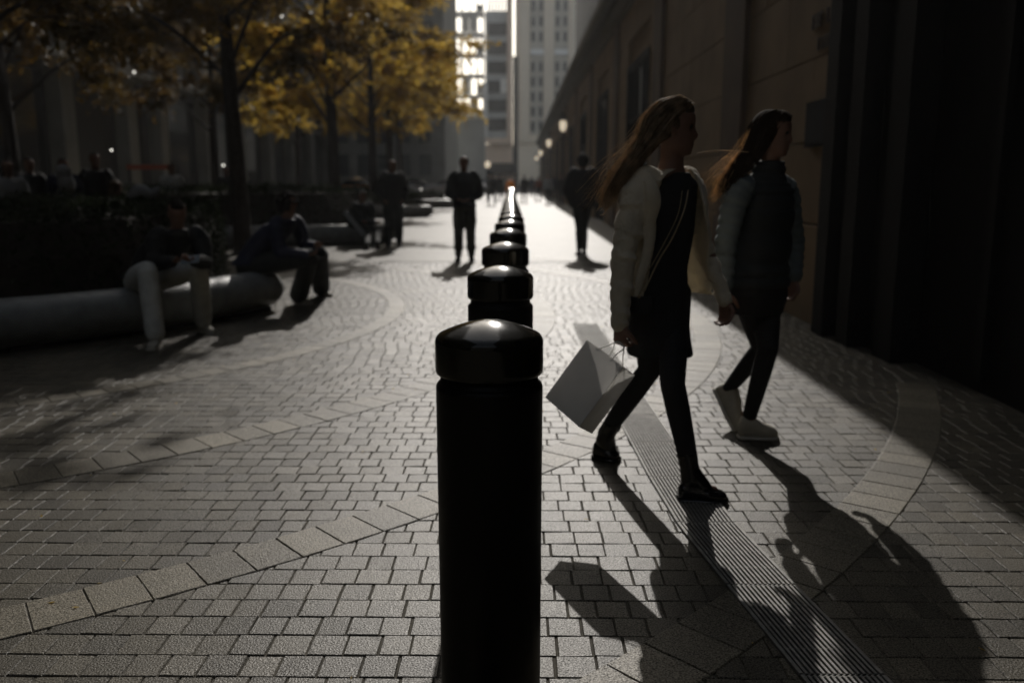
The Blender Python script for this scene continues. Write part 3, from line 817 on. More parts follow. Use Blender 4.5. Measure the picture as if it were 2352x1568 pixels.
# ------------------------------------------------------------------ people
UP = Vector((0, 0, 1))
def ringE(c, ax, ay, a, b, n=20, p=2.0):
    out = []
    for j in range(n):
        t = 2*math.pi*j/n; ct, st = math.cos(t), math.sin(t)
        out.append(c + ax*a*math.copysign(abs(ct)**(2/p), ct) + ay*b*math.copysign(abs(st)**(2/p), st))
    return out
def loftE(b, rows, ax, ay, n=20, p=2.2, sub=3):
    """rows: (centre, a, b); interpolated"""
    R2 = []
    m = len(rows)
    for i in range(m-1):
        c0, a0, b0 = rows[i]; c1, a1, b1 = rows[i+1]
        for k in range(sub):
            t = k/sub; s = t*t*(3-2*t)
            R2.append((c0.lerp(c1, t), a0+(a1-a0)*s, b0+(b1-b0)*s))
    R2.append(rows[-1])
    b.loft([ringE(c, ax, ay, a, q, n, p) for c, a, q in R2])
def head(b, c, f, s=1.0, up=None):
    """c: head centre (ear level); f: facing; s: scale, about .225 m tall at s=1"""
    up = (up or UP).normalized(); f = (f - up*f.dot(up)).normalized(); r = f.cross(up)
    prof = [(-.118,.052,.022,.020),(-.112,.074,-.006,.030),(-.100,.081,-.030,.042),(-.085,.082,-.045,.052),(-.072,.083,-.055,.057),(-.062,.086,-.062,.060),(-.050,.084,-.068,.062),(-.036,.085,-.075,.065),
            (-.020,.083,-.083,.068),(-.004,.081,-.090,.070),(.012,.082,-.096,.072),(.026,.088,-.099,.074),(.045,.090,-.101,.075),(.065,.087,-.099,.073),(.085,.074,-.090,.065),(.100,.054,-.074,.050),(.110,.028,-.050,.030)]
    nose = {-.050:.002,-.036:.018,-.020:.024,-.004:.016,.012:.009,.026:.002}
    rings = []; n = 36
    for z, fr, bk, w_ in prof:
        ring = []
        cy = (fr+bk)/2; hy = (fr-bk)/2
        for j in range(n):
            t = 2*math.pi*j/n
            x = w_*math.copysign(abs(math.cos(t))**.92, math.cos(t)); y = cy + hy*math.sin(t)
            dt = abs((t - math.pi/2 + math.pi) % (2*math.pi) - math.pi)
            y += nose.get(z, 0)*math.exp(-(dt/.17)**2)
            if z in (.012, -.004): y -= .009*math.exp(-((dt-.42)/.16)**2)
            if z == -.062 or z == -.072: y += .004*math.exp(-(dt/.35)**2)
            ring.append(c + r*x*s + f*y*s + up*z*s)
        rings.append(ring)
    b.loft(rings)
    for q in (-1, 1):
        e = c + r*q*.074*s - f*.012*s
        b.tube([e - up*.026*s + f*.004*s, e - f*.004*s, e + up*.028*s - f*.006*s], [(.006*s,.009*s),(.008*s,.016*s),(.007*s,.013*s)], 8, 2, flat=r)
def hand(b, wrist, d, palm_n, s=1.0, curl=.5, thumb=1):
    """five-fingered hand. d: direction of the hand, palm_n: palm normal"""
    d = d.normalized(); pn = (palm_n - d*palm_n.dot(d)).normalized(); side = d.cross(pn)*thumb
    k = s
    L = .082*k
    b.tube([wrist - d*.01, wrist + d*.03*k, wrist + d*L*.95], [(.026*k,.017*k),(.036*k,.016*k),(.040*k,.013*k)], 12, 3, flat=side)
    for i, (o, l) in enumerate(((.030,.068),(.010,.076),(-.010,.071),(-.029,.056))):
        base = wrist + d*L*.9 + side*o*k
        a1 = curl*.7; a2 = curl*1.6; a3 = curl*2.2
        p = [base]
        for a, ll in ((a1,.42),(a2,.33),(a3,.25)):
            p.append(p[-1] + (d*math.cos(a) + pn*math.sin(a))*l*ll*k)
        b.tube(p, [.0095*k,.0088*k,.008*k,.0065*k], 8, 2)
    tb = wrist + d*.02*k + side*.026*k
    p1 = tb + (side*.8 + d*.9 + pn*.3).normalized()*.04*k; p2 = p1 + (d*1.0 + pn*(.3+curl*.6) + side*.15).normalized()*.03*k; p3 = p2 + (d + pn*(.3+curl*.7) - side*.1).normalized()*.022*k
    b.tube([tb, p1, p2, p3], [.013*k,.012*k,.010*k,.008*k], 8, 2)
def shoe(b, sole, ankle, toe, w=.045, h=.07, up=None, tall=.0, chunk=.02):
    """shoe from the ankle/heel to the toe; sole list collects the sole mesh"""
    d = (toe - ankle); up = (up or UP); 
    f = d - up*d.dot(up); L = f.length; f.normalize(); r = f.cross(up)
    heel = Vector(ankle) - f*.055
    total = L + .055
    rows = [(.0,.55,.55),(.07,.82,.95),(.25,.86,1.0),(.42,.9,.86),(.6,1.06,.66),(.8,1.0,.52),(.93,.78,.4),(1.0,.45,.25)]
    base = Vector(ankle) - up*max((ankle-toe).dot(up), .07)
    rings = []
    for t, ww, hh in rows:
        c = base + f*(-.055 + total*t) + up*(h*hh*.5 + chunk*.6)
        rings.append(ringE(c, r, up, w*ww, h*hh*.5 + .006, 16, 2.4))
    b.loft(rings)
    rings = []
    for t, ww, hh in rows:
        c = base + f*(-.060 + (total+.012)*t) + up*(chunk*.5)
        rings.append(ringE(c, r, up, w*ww*1.1, chunk*.5, 16, 4))
    sole.loft(rings)

def figure(name, label, J, C, s=1.0, group=None, voxel=.007, puff=0, hem=None, skirt=None, collar=False, hood=False, jacket_in=1.0, legw=1.0, shoeh=.07, hair='short', flare=0.0, eyes=False, extra=None):
    """J joints in world space; C materials"""
    f = J['f'].normalized(); f.z = 0; f.normalize(); r = f.cross(UP)      # body facing, right-hand side
    hf = J.get('hf', f)
    feet = (J['ank'][0] + J['ank'][1])/2
    root = empty(name, (feet.x, feet.y, 0), label, 'person', group)
    b = MB()
    pel, wst, chs, nek, hd = J['pelvis'], J['waist'], J['chest'], J['neck'], J['head']
    k = s
    sh = J['sho']
    sr = (sh[0] - sh[1]); sr = sr.normalized() if sr.length > 0 else r     # from left to right shoulder
    tw = J.get('tw', 1.0)
    loftE(b, [(pel - UP*.09*k, .12*k*tw, .085*k*tw), (pel, .165*k*tw, .115*k*tw), (wst, .125*k*tw, .092*k*tw), (chs, .158*k*tw, .112*k*tw), (chs + (nek-chs)*.55, .15*k*tw, .095*k*tw), (nek - (nek-chs)*.12, .075*k, .062*k), (nek + (hd-nek)*.2, .052*k, .052*k)], sr, f)
    b.tube([nek - UP*.03*k, nek + (hd-nek)*.4, hd - hf*.01 - UP*.03*k], [.058*k, .050*k, .055*k], 14, 3)
    head(b, hd, hf, k*J.get('hs', 1.0), J.get('hup'))
    for i in (0, 1):
        so, el, wr = sh[i], J['elb'][i], J['wri'][i]
        b.tube([so, so.lerp(el, .5), el, el.lerp(wr, .4), wr], [.048*k, .044*k, .038*k, .037*k, .026*k], 12, 3)
        hdv = J.get('hand', [None, None])[i]
        dd, pn, curl = hdv if hdv else ((wr-el).normalized()*1.0, -sr if i == 0 else sr, .45)
        hand(b, wr, dd, pn, k, curl, thumb=(1 if i == 0 else -1))
        hp, kn, an, to = J['hip'][i], J['kne'][i], J['ank'][i], J['toe'][i]
        lr = J.get('legr', 1.0)
        b.tube([hp, hp.lerp(kn, .5), kn, kn.lerp(an, .35), an], [.080*k*lr, .073*k*lr, .055*k*lr, .050*k*lr, .034*k], 14, 3)
        fd = (to - an); b.tube([an, an + fd*.35 - UP*.02, to - fd*.3 + UP*.012], [(.032*k,.032*k), (.030*k,.022*k), (.026*k,.012*k)], 10, 3)
    body = b.build('body', C['skin'], root, True, voxel, 3)
    # jacket / top
    if C.get('top'):
        b = MB(); q = jacket_in
        hz = hem if hem is not None else .0
        hc = pel - UP*hz
        rows = [(hc, .180*k*q, .135*k*q), (wst.lerp(pel, .4), .165*k*q, .128*k*q), (chs, .182*k*q, .140*k*q), (chs + (nek-chs)*.6, .165*k*q, .115*k*q), (nek - (nek-chs)*.10, .095*k*q, .082*k*q)]
        if collar: rows.append((nek + (hd-nek)*.30, .072*k, .070*k)); rows.append((nek + (hd-nek)*.36, .060*k, .060*k)); 
        else: rows.append((nek, .066*k, .066*k))
        if puff:
            rr2 = []; nseg = 11
            def ev(t):
                x = t*(len(rows)-1); i = min(int(x), len(rows)-2); u = x-i
                return rows[i][0].lerp(rows[i+1][0], u), rows[i][1]*(1-u)+rows[i+1][1]*u, rows[i][2]*(1-u)+rows[i+1][2]*u
            for i in range(nseg*5+1):
                t = i/(nseg*5); c, a, d = ev(t); o = puff*(abs(math.sin(math.pi*t*nseg))**.6 - .6)
                rr2.append((c, a+o, d+o))
            loftE(b, rr2, sr, f, 28, 2.3, 1)
        else: loftE(b, rows, sr, f, 24, 2.3)
        if C.get('sleeve'):
            b.build('vest', C['top'], root, True, voxel, 3); b = MB()
        for i in (0, 1):
            so, el, wr = sh[i], J['elb'][i], J['wri'][i]
            cw = wr - (wr-el).normalized()*.012
            pts = [so - (so-nek)*.22 + UP*.008, so.lerp(el, .18), so.lerp(el, .6), el, el.lerp(cw, .5), cw]
            rad = [.072*k*q, .073*k*q, .062*k*q, .058*k*q, .050*k*q, .043*k*q]
            if puff:
                P3, R3 = [], []
                for a in range(5):
                    for u in range(8):
                        t = u/8; P3.append(pts[a].lerp(pts[a+1], t)); R3.append(rad[a]*(1-t)+rad[a+1]*t + puff*(abs(math.sin(math.pi*(a+t)*2.2))**.6 - .6))
                b.tube(P3, R3, 16, 1)
            else:
                P3, R3 = [], []; rnd = random.Random(i+3)
                for a in range(5):
                    for u in range(4):
                        t = u/4; P3.append(pts[a].lerp(pts[a+1], t)); R3.append((rad[a]*(1-t)+rad[a+1]*t)*(1+rnd.uniform(-.06, .06)))
                P3.append(pts[-1]); R3.append(rad[-1])
                b.tube(P3, R3, 16, 2)
        if hood:
            b.ball(hd - hf*.028*k + UP*.012, .105*k, .115*k, .135*k, 16, 10)
        b.build('sleeves' if C.get('sleeve') else 'jacket', C.get('sleeve', C['top']), root, True, voxel, 3)
    if C.get('leg'):
        b = MB()
        loftE(b, [(pel - UP*.12*k, .15*k*tw, .11*k*tw), (pel - UP*.02*k, .178*k*tw, .125*k*tw), (pel + (wst-pel)*.5, .155*k*tw, .115*k*tw)], sr, f)
        for i in (0, 1):
            hp, kn, an = J['hip'][i], J['kne'][i], J['ank'][i]
            cu = an + UP*.015
            lw = legw
            rnd = random.Random(i+9)
            pts = [hp, hp.lerp(kn, .5), kn, kn.lerp(cu, .3), kn.lerp(cu, .65), cu]
            rad = [.102*k*min(1, J.get('legr', 1.0)+.06), .086*k*lw, .066*k*lw, .064*k*lw*(1+flare*.2), .056*k*lw*(1+flare*.8), .046*k*lw*(1+flare*1.6)]
            P3, R3 = [], []
            for a in range(5):
                for u in range(4):
                    t = u/4; P3.append(pts[a].lerp(pts[a+1], t)); R3.append((rad[a]*(1-t)+rad[a+1]*t)*(1+rnd.uniform(-.035, .035)*(lw > 1.05)))
            P3.append(pts[-1]); R3.append(rad[-1])
            b.tube(P3, R3, 16, 2)
            if J.get('blouse'):
                c = kn.lerp(an, .62); b.ball(c, .092*k, .092*k, .085*k); b.ball(kn.lerp(an, .3), .082*k, .085*k, .09*k)
        b.build('trousers', C['leg'], root, True, voxel, 2)
    for i in (0, 1):
        bs, so_ = MB(), MB()
        shoe(bs, so_, J['ank'][i], J['toe'][i], .047*k, shoeh, J.get('fup', [None, None])[i])
        if C.get('boot_h'):
            an = J['ank'][i]; kn = J['kne'][i]; dd = (kn-an).normalized()
            bs.tube([an - UP*.02, an + dd*C['boot_h']*.5, an + dd*C['boot_h']], [.046*k, .042*k, .046*k], 14, 2)
            fd = J['toe'][i] - an; bs.tube([an + dd*.02, an + fd*.3 - UP*.012, an + fd*.62 - UP*.032], [.043*k, .040*k, .030*k], 12, 2)
        so = bs.build('shoe', C['shoe'], root, True, .005, 2)
        so_.build('sole', C.get('sole', C['shoe']), root, True)
    if hair:
        b = MB(); hs = k*J.get('hs', 1.0); hup = (J.get('hup') or UP).normalized(); hff = (hf - hup*hf.dot(hup)).normalized(); hr = hff.cross(hup)
        def hb(c, a, d, e, n=20, m=12):
            rings = []
            for i in range(1, m):
                th = math.pi*i/m
                rings.append([c + hr*a*math.sin(th)*math.cos(2*math.pi*j/n) + hff*d*math.sin(th)*math.sin(2*math.pi*j/n) - hup*e*math.cos(th) for j in range(n)])
            b.loft(rings)
        if hair == 'short':
            hb(hd - hff*.026*hs + hup*.030*hs, .082*hs, .088*hs, .092*hs); hb(hd + hff*.014*hs + hup*.080*hs, .062*hs, .060*hs, .038*hs)
        elif hair == 'curly':
            rnd = random.Random(5)
            for _ in range(90):
                d = Vector((rnd.gauss(0,1), rnd.gauss(0,1), rnd.gauss(.35,.9))).normalized()
                p = hd + hup*.03 - hff*.03 + d*.095*hs
                if (p-hd).dot(hff) > .055 and (p-hd).dot(hup) < .06: continue
                b.ball(p, .034*hs, .034*hs, .034*hs, 8, 6)
            hb(hd - hff*.03*hs + hup*.025*hs, .09*hs, .09*hs, .1*hs)
        elif hair == 'crop':
            hb(hd - hff*.014*hs + hup*.034*hs, .079*hs, .096*hs, .083*hs)
        elif hair == 'long':
            hb(hd - hff*.026*hs + hup*.024*hs, .086*hs, .090*hs, .100*hs)
            b.tube([hd - hff*.06*hs, hd - hff*.085*hs - hup*.12*hs, hd - hff*.1*hs - hup*.26*hs], [(.085*hs,.045*hs),(.085*hs,.04*hs),(.06*hs,.022*hs)], 14, 4, flat=hr)
        b.build('hair', C['hair'], root, True, voxel*.9, 2)
    return root

def standing(px, feet_y, label, C, s=1.0, facing=-90, dY=0, arms='down', group=None, stride=.0, narrow=1.0, **kw):
    nr = narrow
    g = G(px, feet_y); f = Vector((math.cos(R(facing)), math.sin(R(facing)), 0)); r = f.cross(UP)
    def L(a, b_, c): return g + r*a*s + f*b_*s + UP*c*s
    if arms == 'front':
        elb = [L(.27, -.02, 1.12), L(-.27, -.02, 1.12)]; wri = [L(.12, .22, 1.04), L(-.12, .22, 1.04)]
        hnd = [((f*.3 - r).normalized(), -UP, .5), ((f*.3 + r).normalized(), -UP, .5)]
    elif arms == 'pocket':
        elb = [L(.30, -.06, 1.13), L(-.30, -.06, 1.13)]; wri = [L(.20, .07, .95), L(-.20, .07, .95)]; hnd = [None, None]
    else:
        elb = [L(.24, -.04, 1.12), L(-.24, -.04, 1.12)]; wri = [L(.25, .04+stride*.4, .87), L(-.25, .02-stride*.4, .87)]; hnd = [None, None]
    J = dict(f=f, pelvis=L(0,0,.95), waist=L(0,0,1.12), chest=L(0,.01,1.32), neck=L(0,0,1.50), head=L(0,.025,1.635),
             sho=[L(.185,0,1.43), L(-.185,0,1.43)], elb=elb, wri=wri, hand=hnd,
             hip=[L(.09,0,.90), L(-.09,0,.90)], kne=[L(.10*nr,.03+stride,.50), L(-.10*nr,.03-stride*.6,.50)],
             ank=[L(.11*nr,stride*1.2,.085), L(-.11*nr,-stride*1.1,.085)], toe=[L(.13*nr,.14+stride*1.2,.0), L(-.13*nr,.14-stride*1.1,.0)])
    J.update(kw.pop('J', {}))
    return figure('person', label, J, C, s, group, **kw)
SK = M['skin']
standing(1068, 600, 'man in black jacket and camouflage trousers standing with hands together', dict(skin=SK, top=M['jacket_k'], leg=M['camo'], shoe=M['leather'], hair=M['hair_d'], boot_h=.16), 1.02, -90, arms='front', voxel=.011, jacket_in=1.12, legw=1.28, hem=.04, hair='crop', J=dict(blouse=1))
standing(905, 566, 'man in black standing beside the second bench, backlit', dict(skin=SK, top=M['jacket_k'], leg=M['jeans_d'], shoe=M['leather'], hair=M['hair_d']), 1.03, -75, arms='pocket', voxel=.011, jacket_in=1.22, legw=1.5, hem=.10, hair='crop')
standing(1336, 586, 'person in bulky black hooded coat walking away right of the bollards', dict(skin=SK, top=M['jacket_k'], leg=M['jeans_d'], shoe=M['leather'], hair=M['hair_d']), 1.06, 97, arms='pocket', voxel=.011, jacket_in=1.30, hem=.12, hood=True, stride=.06, legw=1.0, narrow=.55)
far_list = [(1204, 466, 'distant person in black beside the end of the bollard row', 'jacket_k', 'jeans_d', .98, .14),
 (1130, 472, 'distant walker in dark clothes left of the bollards', 'jacket_k', 'jeans_d', 1.0, .16),
 (1259, 470, 'distant person in a light grey shirt near the right wall', 'greyshirt', 'jeans_d', .96, .1),
 (1236, 462, 'distant person in red-brown top in the shade of the wall', 'red', 'jeans_d', .95, .12),
 (1287, 476, 'distant dark figure close to the wall under the lanterns', 'jacket_k', 'jeans_d', .97, .1),
 (1147, 462, 'distant person just left of the bollard row end', 'jacket_k', 'jeans_d', 1.0, .12),
 (1158, 452, 'faint far figure in grey left of the orange barrel', 'greyshirt', 'jeans_d', 1.0, .1),
 (1272, 463, 'far figure half hidden in the shade under the lanterns', 'jacket_n', 'jeans_d', 1.0, .12),
 (1100, 458, 'far walker between the standing man and the lamp post', 'jacket_k', 'jeans_d', 1.0, .15),
 (1221, 452, 'faint far figure just right of the bollard row end', 'jacket_n', 'jeans_d', 1.0, .1)]
for px, fy, lab, t, l, s, st in far_list:
    standing(px, fy, lab, dict(skin=SK, top=M[t], leg=M[l], shoe=M['sneaker'], hair=M['hair_d']), s, -90 + random.uniform(-30, 30), voxel=.022, stride=st, hair='short')

# seated people on the first bench
def seated(px_seat, seatY, knees, ankles, toes, headp, headY, wrists, label, C, s=1.0, facing=-60, hf=None, lean=.0, head_down=0, **kw):
    f = Vector((math.cos(R(facing)), math.sin(R(facing)), 0)); r = f.cross(UP)
    pel = px_seat
    hd = P(headp[0], headp[1], headY)
    nek = hd - UP*.125*s - f*.035*s
    chs = pel.lerp(nek, .64) - f*.02; wst = pel.lerp(nek, .30) - f*.035
    sho = [nek - UP*.07*s + r*.185*s, nek - UP*.07*s - r*.185*s]
    hip = [pel + r*.09*s - UP*.02, pel - r*.09*s - UP*.02]
    elb = []
    for i in (0, 1):
        m = sho[i].lerp(wrists[i], .5); elb.append(m - UP*.13*s - f*.08*s + (r if i == 0 else -r)*.07*s)
    hup = (UP + (hf or f)*head_down).normalized()
    J = dict(f=f, hf=(hf or f), hup=hup, pelvis=pel, waist=wst, chest=chs, neck=nek, head=hd, sho=sho, elb=elb, wri=wrists,
             hand=[((f*.5 - r*.6 + UP*.1).normalized(), UP, .7), ((f*.5 + r*.6 + UP*.1).normalized(), UP, .7)],
             hip=hip, kne=knees, ank=ankles, toe=toes)
    return figure('person', label, J, C, s, **kw)
# man A: screen-left leg is his right leg
fA = -62
t0 = G(348, 806); t1 = G(492, 768)
a0 = Vector((t0.x-.03, t0.y+.17, .09)); a1 = Vector((t1.x-.13, t1.y+.10, .09))
seated(Vector((-3.38, 7.85, .50)), 7.85, [P(338, 622, 7.33), P(455, 612, 7.60)], [a0, a1], [t0, t1], (407, 492), 7.62,
       [P(398, 600, 7.32), P(446, 600, 7.34)], 'seated man in dark jacket and light wide trousers looking at a phone',
       dict(skin=SK, top=M['jacket_k'], leg=M['jeans_l'], shoe=M['sneaker'], sole=M['sole'], hair=M['hair_d']), 1.0, fA, head_down=.55, legw=1.28, flare=.2, jacket_in=1.22, hem=-.02, voxel=.009, hair='short')
ph = MB(); c = P(437, 596, 7.27); ph.obox(c, Vector((.075, 0, .008)), Vector((0, .018, .030)), Vector((.0, .006, -.003)))
tag(ph.build('phone', M['phone']), 'pale screened phone held by the seated man in light trousers', 'phone')
# person B
t0 = G(742, 690); t1 = G(715, 700); t0 = G(762, 682)
fB = -25
a1 = Vector((t1.x-.15, t1.y+.06, .09)); a0 = Vector((t0.x-.14, t0.y+.06, .09))
seated(Vector((-2.86, 9.28, .50)), 9.2, [P(712, 590, 9.15), P(735, 583, 9.5)], [a1, a0], [t1, t0], (662, 474), 9.35,
       [P(705, 586, 9.1), P(728, 566, 9.35)], 'curly haired person in navy jacket hunched forward on the bench end',
       dict(skin=SK, top=M['jacket_n'], leg=M['jeans_d'], shoe=M['sneaker'], sole=M['sole'], hair=M['hair_d']), 1.0, fB, head_down=.35, legw=1.35, flare=.45, jacket_in=1.25, voxel=.009, hair='curly')
# person C on the second bench
t0 = G(868, 572); t1 = G(845, 575)
seated(Vector((-3.55, 19.2, .50)), 19.2, [P(868, 532, 18.85), P(846, 532, 18.8)], [Vector((t0.x-.03, t0.y+.12, .09)), Vector((t1.x-.03, t1.y+.12, .09))], [t0, t1], (832, 452), 18.95,
       [P(862, 512, 18.7), P(842, 512, 18.7)], 'person in dark blue-grey jacket sitting on the second bench',
       dict(skin=SK, top=M['puffer_d'], leg=M['jeans_d'], shoe=M['leather'], hair=M['hair_d']), 1.05, -70, head_down=.2, legw=1.2, jacket_in=1.3, voxel=.014, hair='short')
# leaning bar
a = P(858, 552, 18.4); a.z = .02; c = P(792, 487, 18.6)
b = MB(); d = (c-a); side = d.cross(Vector((0, 1, 0))).normalized(); b.obox((a+c)/2, d/2, side*.045, Vector((0, .02, 0)))
tag(b.build('metal_bar', M['bar']), 'flat grey metal bar leaning diagonally beside the person on the second bench', 'metal bar')

# people and a white bundle behind the first hedge
bgp = [(148, 470, 13.8, 'dim person in navy behind the hedge beside a white bag', 'jacket_n', .98, 'short'),
 (222, 470, 14.5, 'dim person in black behind the hedge, right of the white bag', 'jacket_k', 1.04, 'short'),
 (20, 470, 13.0, 'dim figure in grey at the far left edge behind the hedge', 'greyshirt', .95, 'long'),
 (70, 470, 15.0, 'dim dark figure near the left edge behind the hedge', 'jacket_k', 1.0, 'short'),
 (395, 470, 20.0, 'dim figure in pale top far behind the seated man', 'jeans_l', 1.0, 'short'),
 (520, 470, 24.0, 'dim figure in dark coat far behind between the trees', 'jacket_k', 1.0, 'short')]
for px, py, Y, lab, t, s, hr in bgp:
    p = P(px, 415, Y); gpx = p.x
    g = Vector((p.x, Y, 0)); f = Vector((.5, -.8, 0)).normalized(); r = f.cross(UP)
    def L(a, b_, c): return g + r*a*s + f*b_*s + UP*c*s
    J = dict(f=f, pelvis=L(0,0,.95), waist=L(0,0,1.12), chest=L(0,.01,1.32), neck=L(0,0,1.50), head=L(0,.025,1.635), sho=[L(.185,0,1.43), L(-.185,0,1.43)],
      elb=[L(.24,-.04,1.12), L(-.24,-.04,1.12)], wri=[L(.2,.12,.95), L(-.2,.12,.95)], hip=[L(.09,0,.90), L(-.09,0,.90)], kne=[L(.1,.03,.5), L(-.1,.03,.5)], ank=[L(.11,0,.085), L(-.11,0,.085)], toe=[L(.13,.14,0), L(-.13,.14,0)])
    figure('person', lab, J, dict(skin=SK, top=M[t], leg=M['jeans_d'], shoe=M['sneaker'], hair=M['hair_g'] if hr == 'long' else M['hair_d']), s, voxel=.018, hair=hr)
def seated_bg(px, Y, lab, t, hairm, hr):
    p = P(px, 415, Y); g = Vector((p.x, Y, 0)); f = Vector((.6, .7, 0)).normalized(); r = f.cross(UP); s = 1
    def L(a, b_, c): return g + r*a + f*b_ + UP*c
    J = dict(f=f, pelvis=L(0,0,.58), waist=L(0,0,.75), chest=L(0,.03,.95), neck=L(0,.03,1.13), head=L(0,.06,1.265), sho=[L(.18,.02,1.06), L(-.18,.02,1.06)], elb=[L(.23,.05,.8), L(-.23,.05,.8)], wri=[L(.12,.28,.72), L(-.12,.28,.72)],
      hip=[L(.09,0,.56), L(-.09,0,.56)], kne=[L(.1,.45,.55), L(-.1,.45,.55)], ank=[L(.1,.45,.09), L(-.1,.45,.09)], toe=[L(.1,.6,0), L(-.1,.6,0)])
    figure('person', lab, J, dict(skin=SK, top=M[t], leg=M['jeans_d'], shoe=M['sneaker'], hair=hairm), 1.0, voxel=.014, hair=hr)
    b = MB(); b.box(g.x-.5, g.x+.5, Y-.25, Y+.2, 0, .46); tag(b.build('stone_block', M['bench']), 'low granite block seat under the ' + lab.split(' sitting')[0], 'seat')
seated_bg(257, 14.0, 'fair haired person in black sitting beyond the hedge', 'jacket_k', M['hair_w'], 'long')
b = MB(); c = P(146, 398, 13.2); b.ball(c, .12, .1, .14); b.ball(c + Vector((.03, 0, -.16)), .13, .11, .15)
tag(b.build('white_bag', M['greyshirt'], None, True, .02, 2), 'round white bag held up beside the dim person in navy', 'bag')
b = MB(); c = P(322, 440, 12.7); b.tube([c - Vector((.12,0,.10)), c, c + Vector((.14,.02,-.04)), c + Vector((.26,.02,.03))], [.09,.12,.07,.05], 10, 4)
tag(b.build('white_bundle', M['greyshirt'], None, True, .02, 2), 'pale folded bundle lying on the hedge top', 'bundle')

# ------------------------------------------------------------------ cars and street things far off
def car(loc, rz, m, label, taxi=False):
    e = empty('car', loc, label, 'car', 'cars on the cross street', rz=rz)
    def lk(nm, me, par=None):
        o = bpy.data.objects.new(nm, me); COL.objects.link(o); o.parent = par or e; return o
    b = MB()
    prof = [(-2.25,.45),(-2.3,.75),(-2.1,.92),(-1.2,1.0),(-.55,1.0),(1.2,1.0),(2.0,.96),(2.25,.8),(2.25,.42),(-2.25,.30)]
    rings = []
    for y, q in ((-.88,.93),(-.84,1),(.84,1),(.88,.93)): rings.append([(x*q, y, z*(1 if z < .5 else q**.4)) for x, z in prof])
    b.loft(rings); lk('body', b.mesh('body', m, False))
    b = MB()
    prof = [(-1.25,1.001),(-.55,1.44),(.75,1.46),(1.55,1.001)]
    b.loft([[(x*(q if abs(x) < 1.3 else 1), y, z) for x, z in prof] for y, q in ((-.72,.95),(-.66,1),(.66,1),(.72,.95))]); cab = lk('cabin', b.mesh('cabin', M['darkglass']))
    b = MB(); b.box(-.5,.72,-.66,.66,1.461,1.50); lk('roof', b.mesh('roof', m))
    for x in (-1.4, 1.4):
        for y in (-.82, .82):
            b = MB(); b.loft([[(x+.33*math.cos(q*math.pi/8), yy, .33+.33*math.sin(q*math.pi/8)) for q in range(16)] for yy in (y-.1, y+.1)]); wh = lk('wheel', b.mesh('wheel', M['rubber']))
            b = MB(); b.loft([[(x+.2*math.cos(q*math.pi/8), yy, .33+.2*math.sin(q*math.pi/8)) for q in range(16)] for yy in (y-.11, y+.11)]); lk('rim', b.mesh('rim', M['carlight']), wh)
    for y in (-.6, .6):
        b = MB(); b.ball((-2.27, y, .68), .06, .16, .09); lk('headlight', b.mesh('headlight', M['headlamp']))
        b = MB(); b.box(2.24, 2.27, y-.15, y+.15, .68, .80); lk('tail_light', b.mesh('tail_light', M['redsign']))
    if taxi:
        b = MB(); b.box(-.1,.25,-.3,.3,1.51,1.66); lk('roof_light', b.mesh('roof_light', M['lit']))
def gx_at(px, Y): return P(px, 415, Y).x
car((gx_at(1030, 74), 74, 0), R(8), M['carlight'], 'silver car parked beyond the low hedges')
car((gx_at(1112, 88), 88, 0), R(92), M['cardark'], 'dark car with headlights on facing down the street')
car((gx_at(818, 72), 72, 0), R(-5), M['caryellow'], 'orange taxi beyond the plaza trees', True)
car((gx_at(905, 84), 84, 0), R(3), M['carlight'], 'pale car behind the standing man in black')
car((gx_at(960, 90), 90, 0), R(178), M['cardark'], 'dark car between the tree trunks in the distance')
# orange barrel
g = Vector((gx_at(1172, 52), 52, 0))
b = MB(); b.loft([[(g.x+r_*math.cos(q*math.pi/8), g.y+r_*math.sin(q*math.pi/8), z) for q in range(16)] for r_, z in ((.36,0),(.36,.08),(.30,.1),(.29,.5),(.27,.95),(.25,1.3),(.12,1.42))])
ob = b.build('traffic_barrel', M['orange'], None, True); tag(ob, 'orange traffic barrel at the far end of the bollard row', 'traffic barrel')
b = MB(); b.loft([[(g.x+r_*math.cos(q*math.pi/8), g.y+r_*math.sin(q*math.pi/8), z) for q in range(16)] for r_, z in ((.305,.55),(.295,.78))]); b.build('reflective_band', M['white'], ob)
# delivery van / truck with a pale side, far centre
vt = empty('box_truck', (gx_at(1152, 120), 120, 0), 'far box truck with a pale roof stripe closing the street', 'truck')
b = MB(); x = gx_at(1152, 120); b.box(x-2.0, x+1.9, 120, 126, .6, 2.7); b.build('cargo_box', M['darkfac'], vt)
b = MB(); b.box(x-1.9, x+1.8, 119.9, 119.99, 1.5, 2.2); b.build('side_stripe', M['peach'], vt)
for s_ in (-1.3, 1.3):
    b = MB(); b.loft([[(x+s_+yy, 119.8+.45*math.cos(q*math.pi/6)+.5, .45+.45*math.sin(q*math.pi/6)) for q in range(12)] for yy in (-.15, .15)]); b.build('wheel', M['rubber'], vt)
# street lamp with a bright globe
x = gx_at(1120, 62)
sl = empty('street_lamp', (x, 62, 0), 'street lamp with a white globe left of the bollard row', 'street lamp')
b = MB(); b.tube([(x,62,0),(x,62,1),(x,62,2.2)], [.09,.06,.05], 10); b.build('post', M['iron'], sl)
b = MB(); b.ball((x,62,2.48), .21,.21,.24); b.build('globe', M['lampglass'], sl, True)
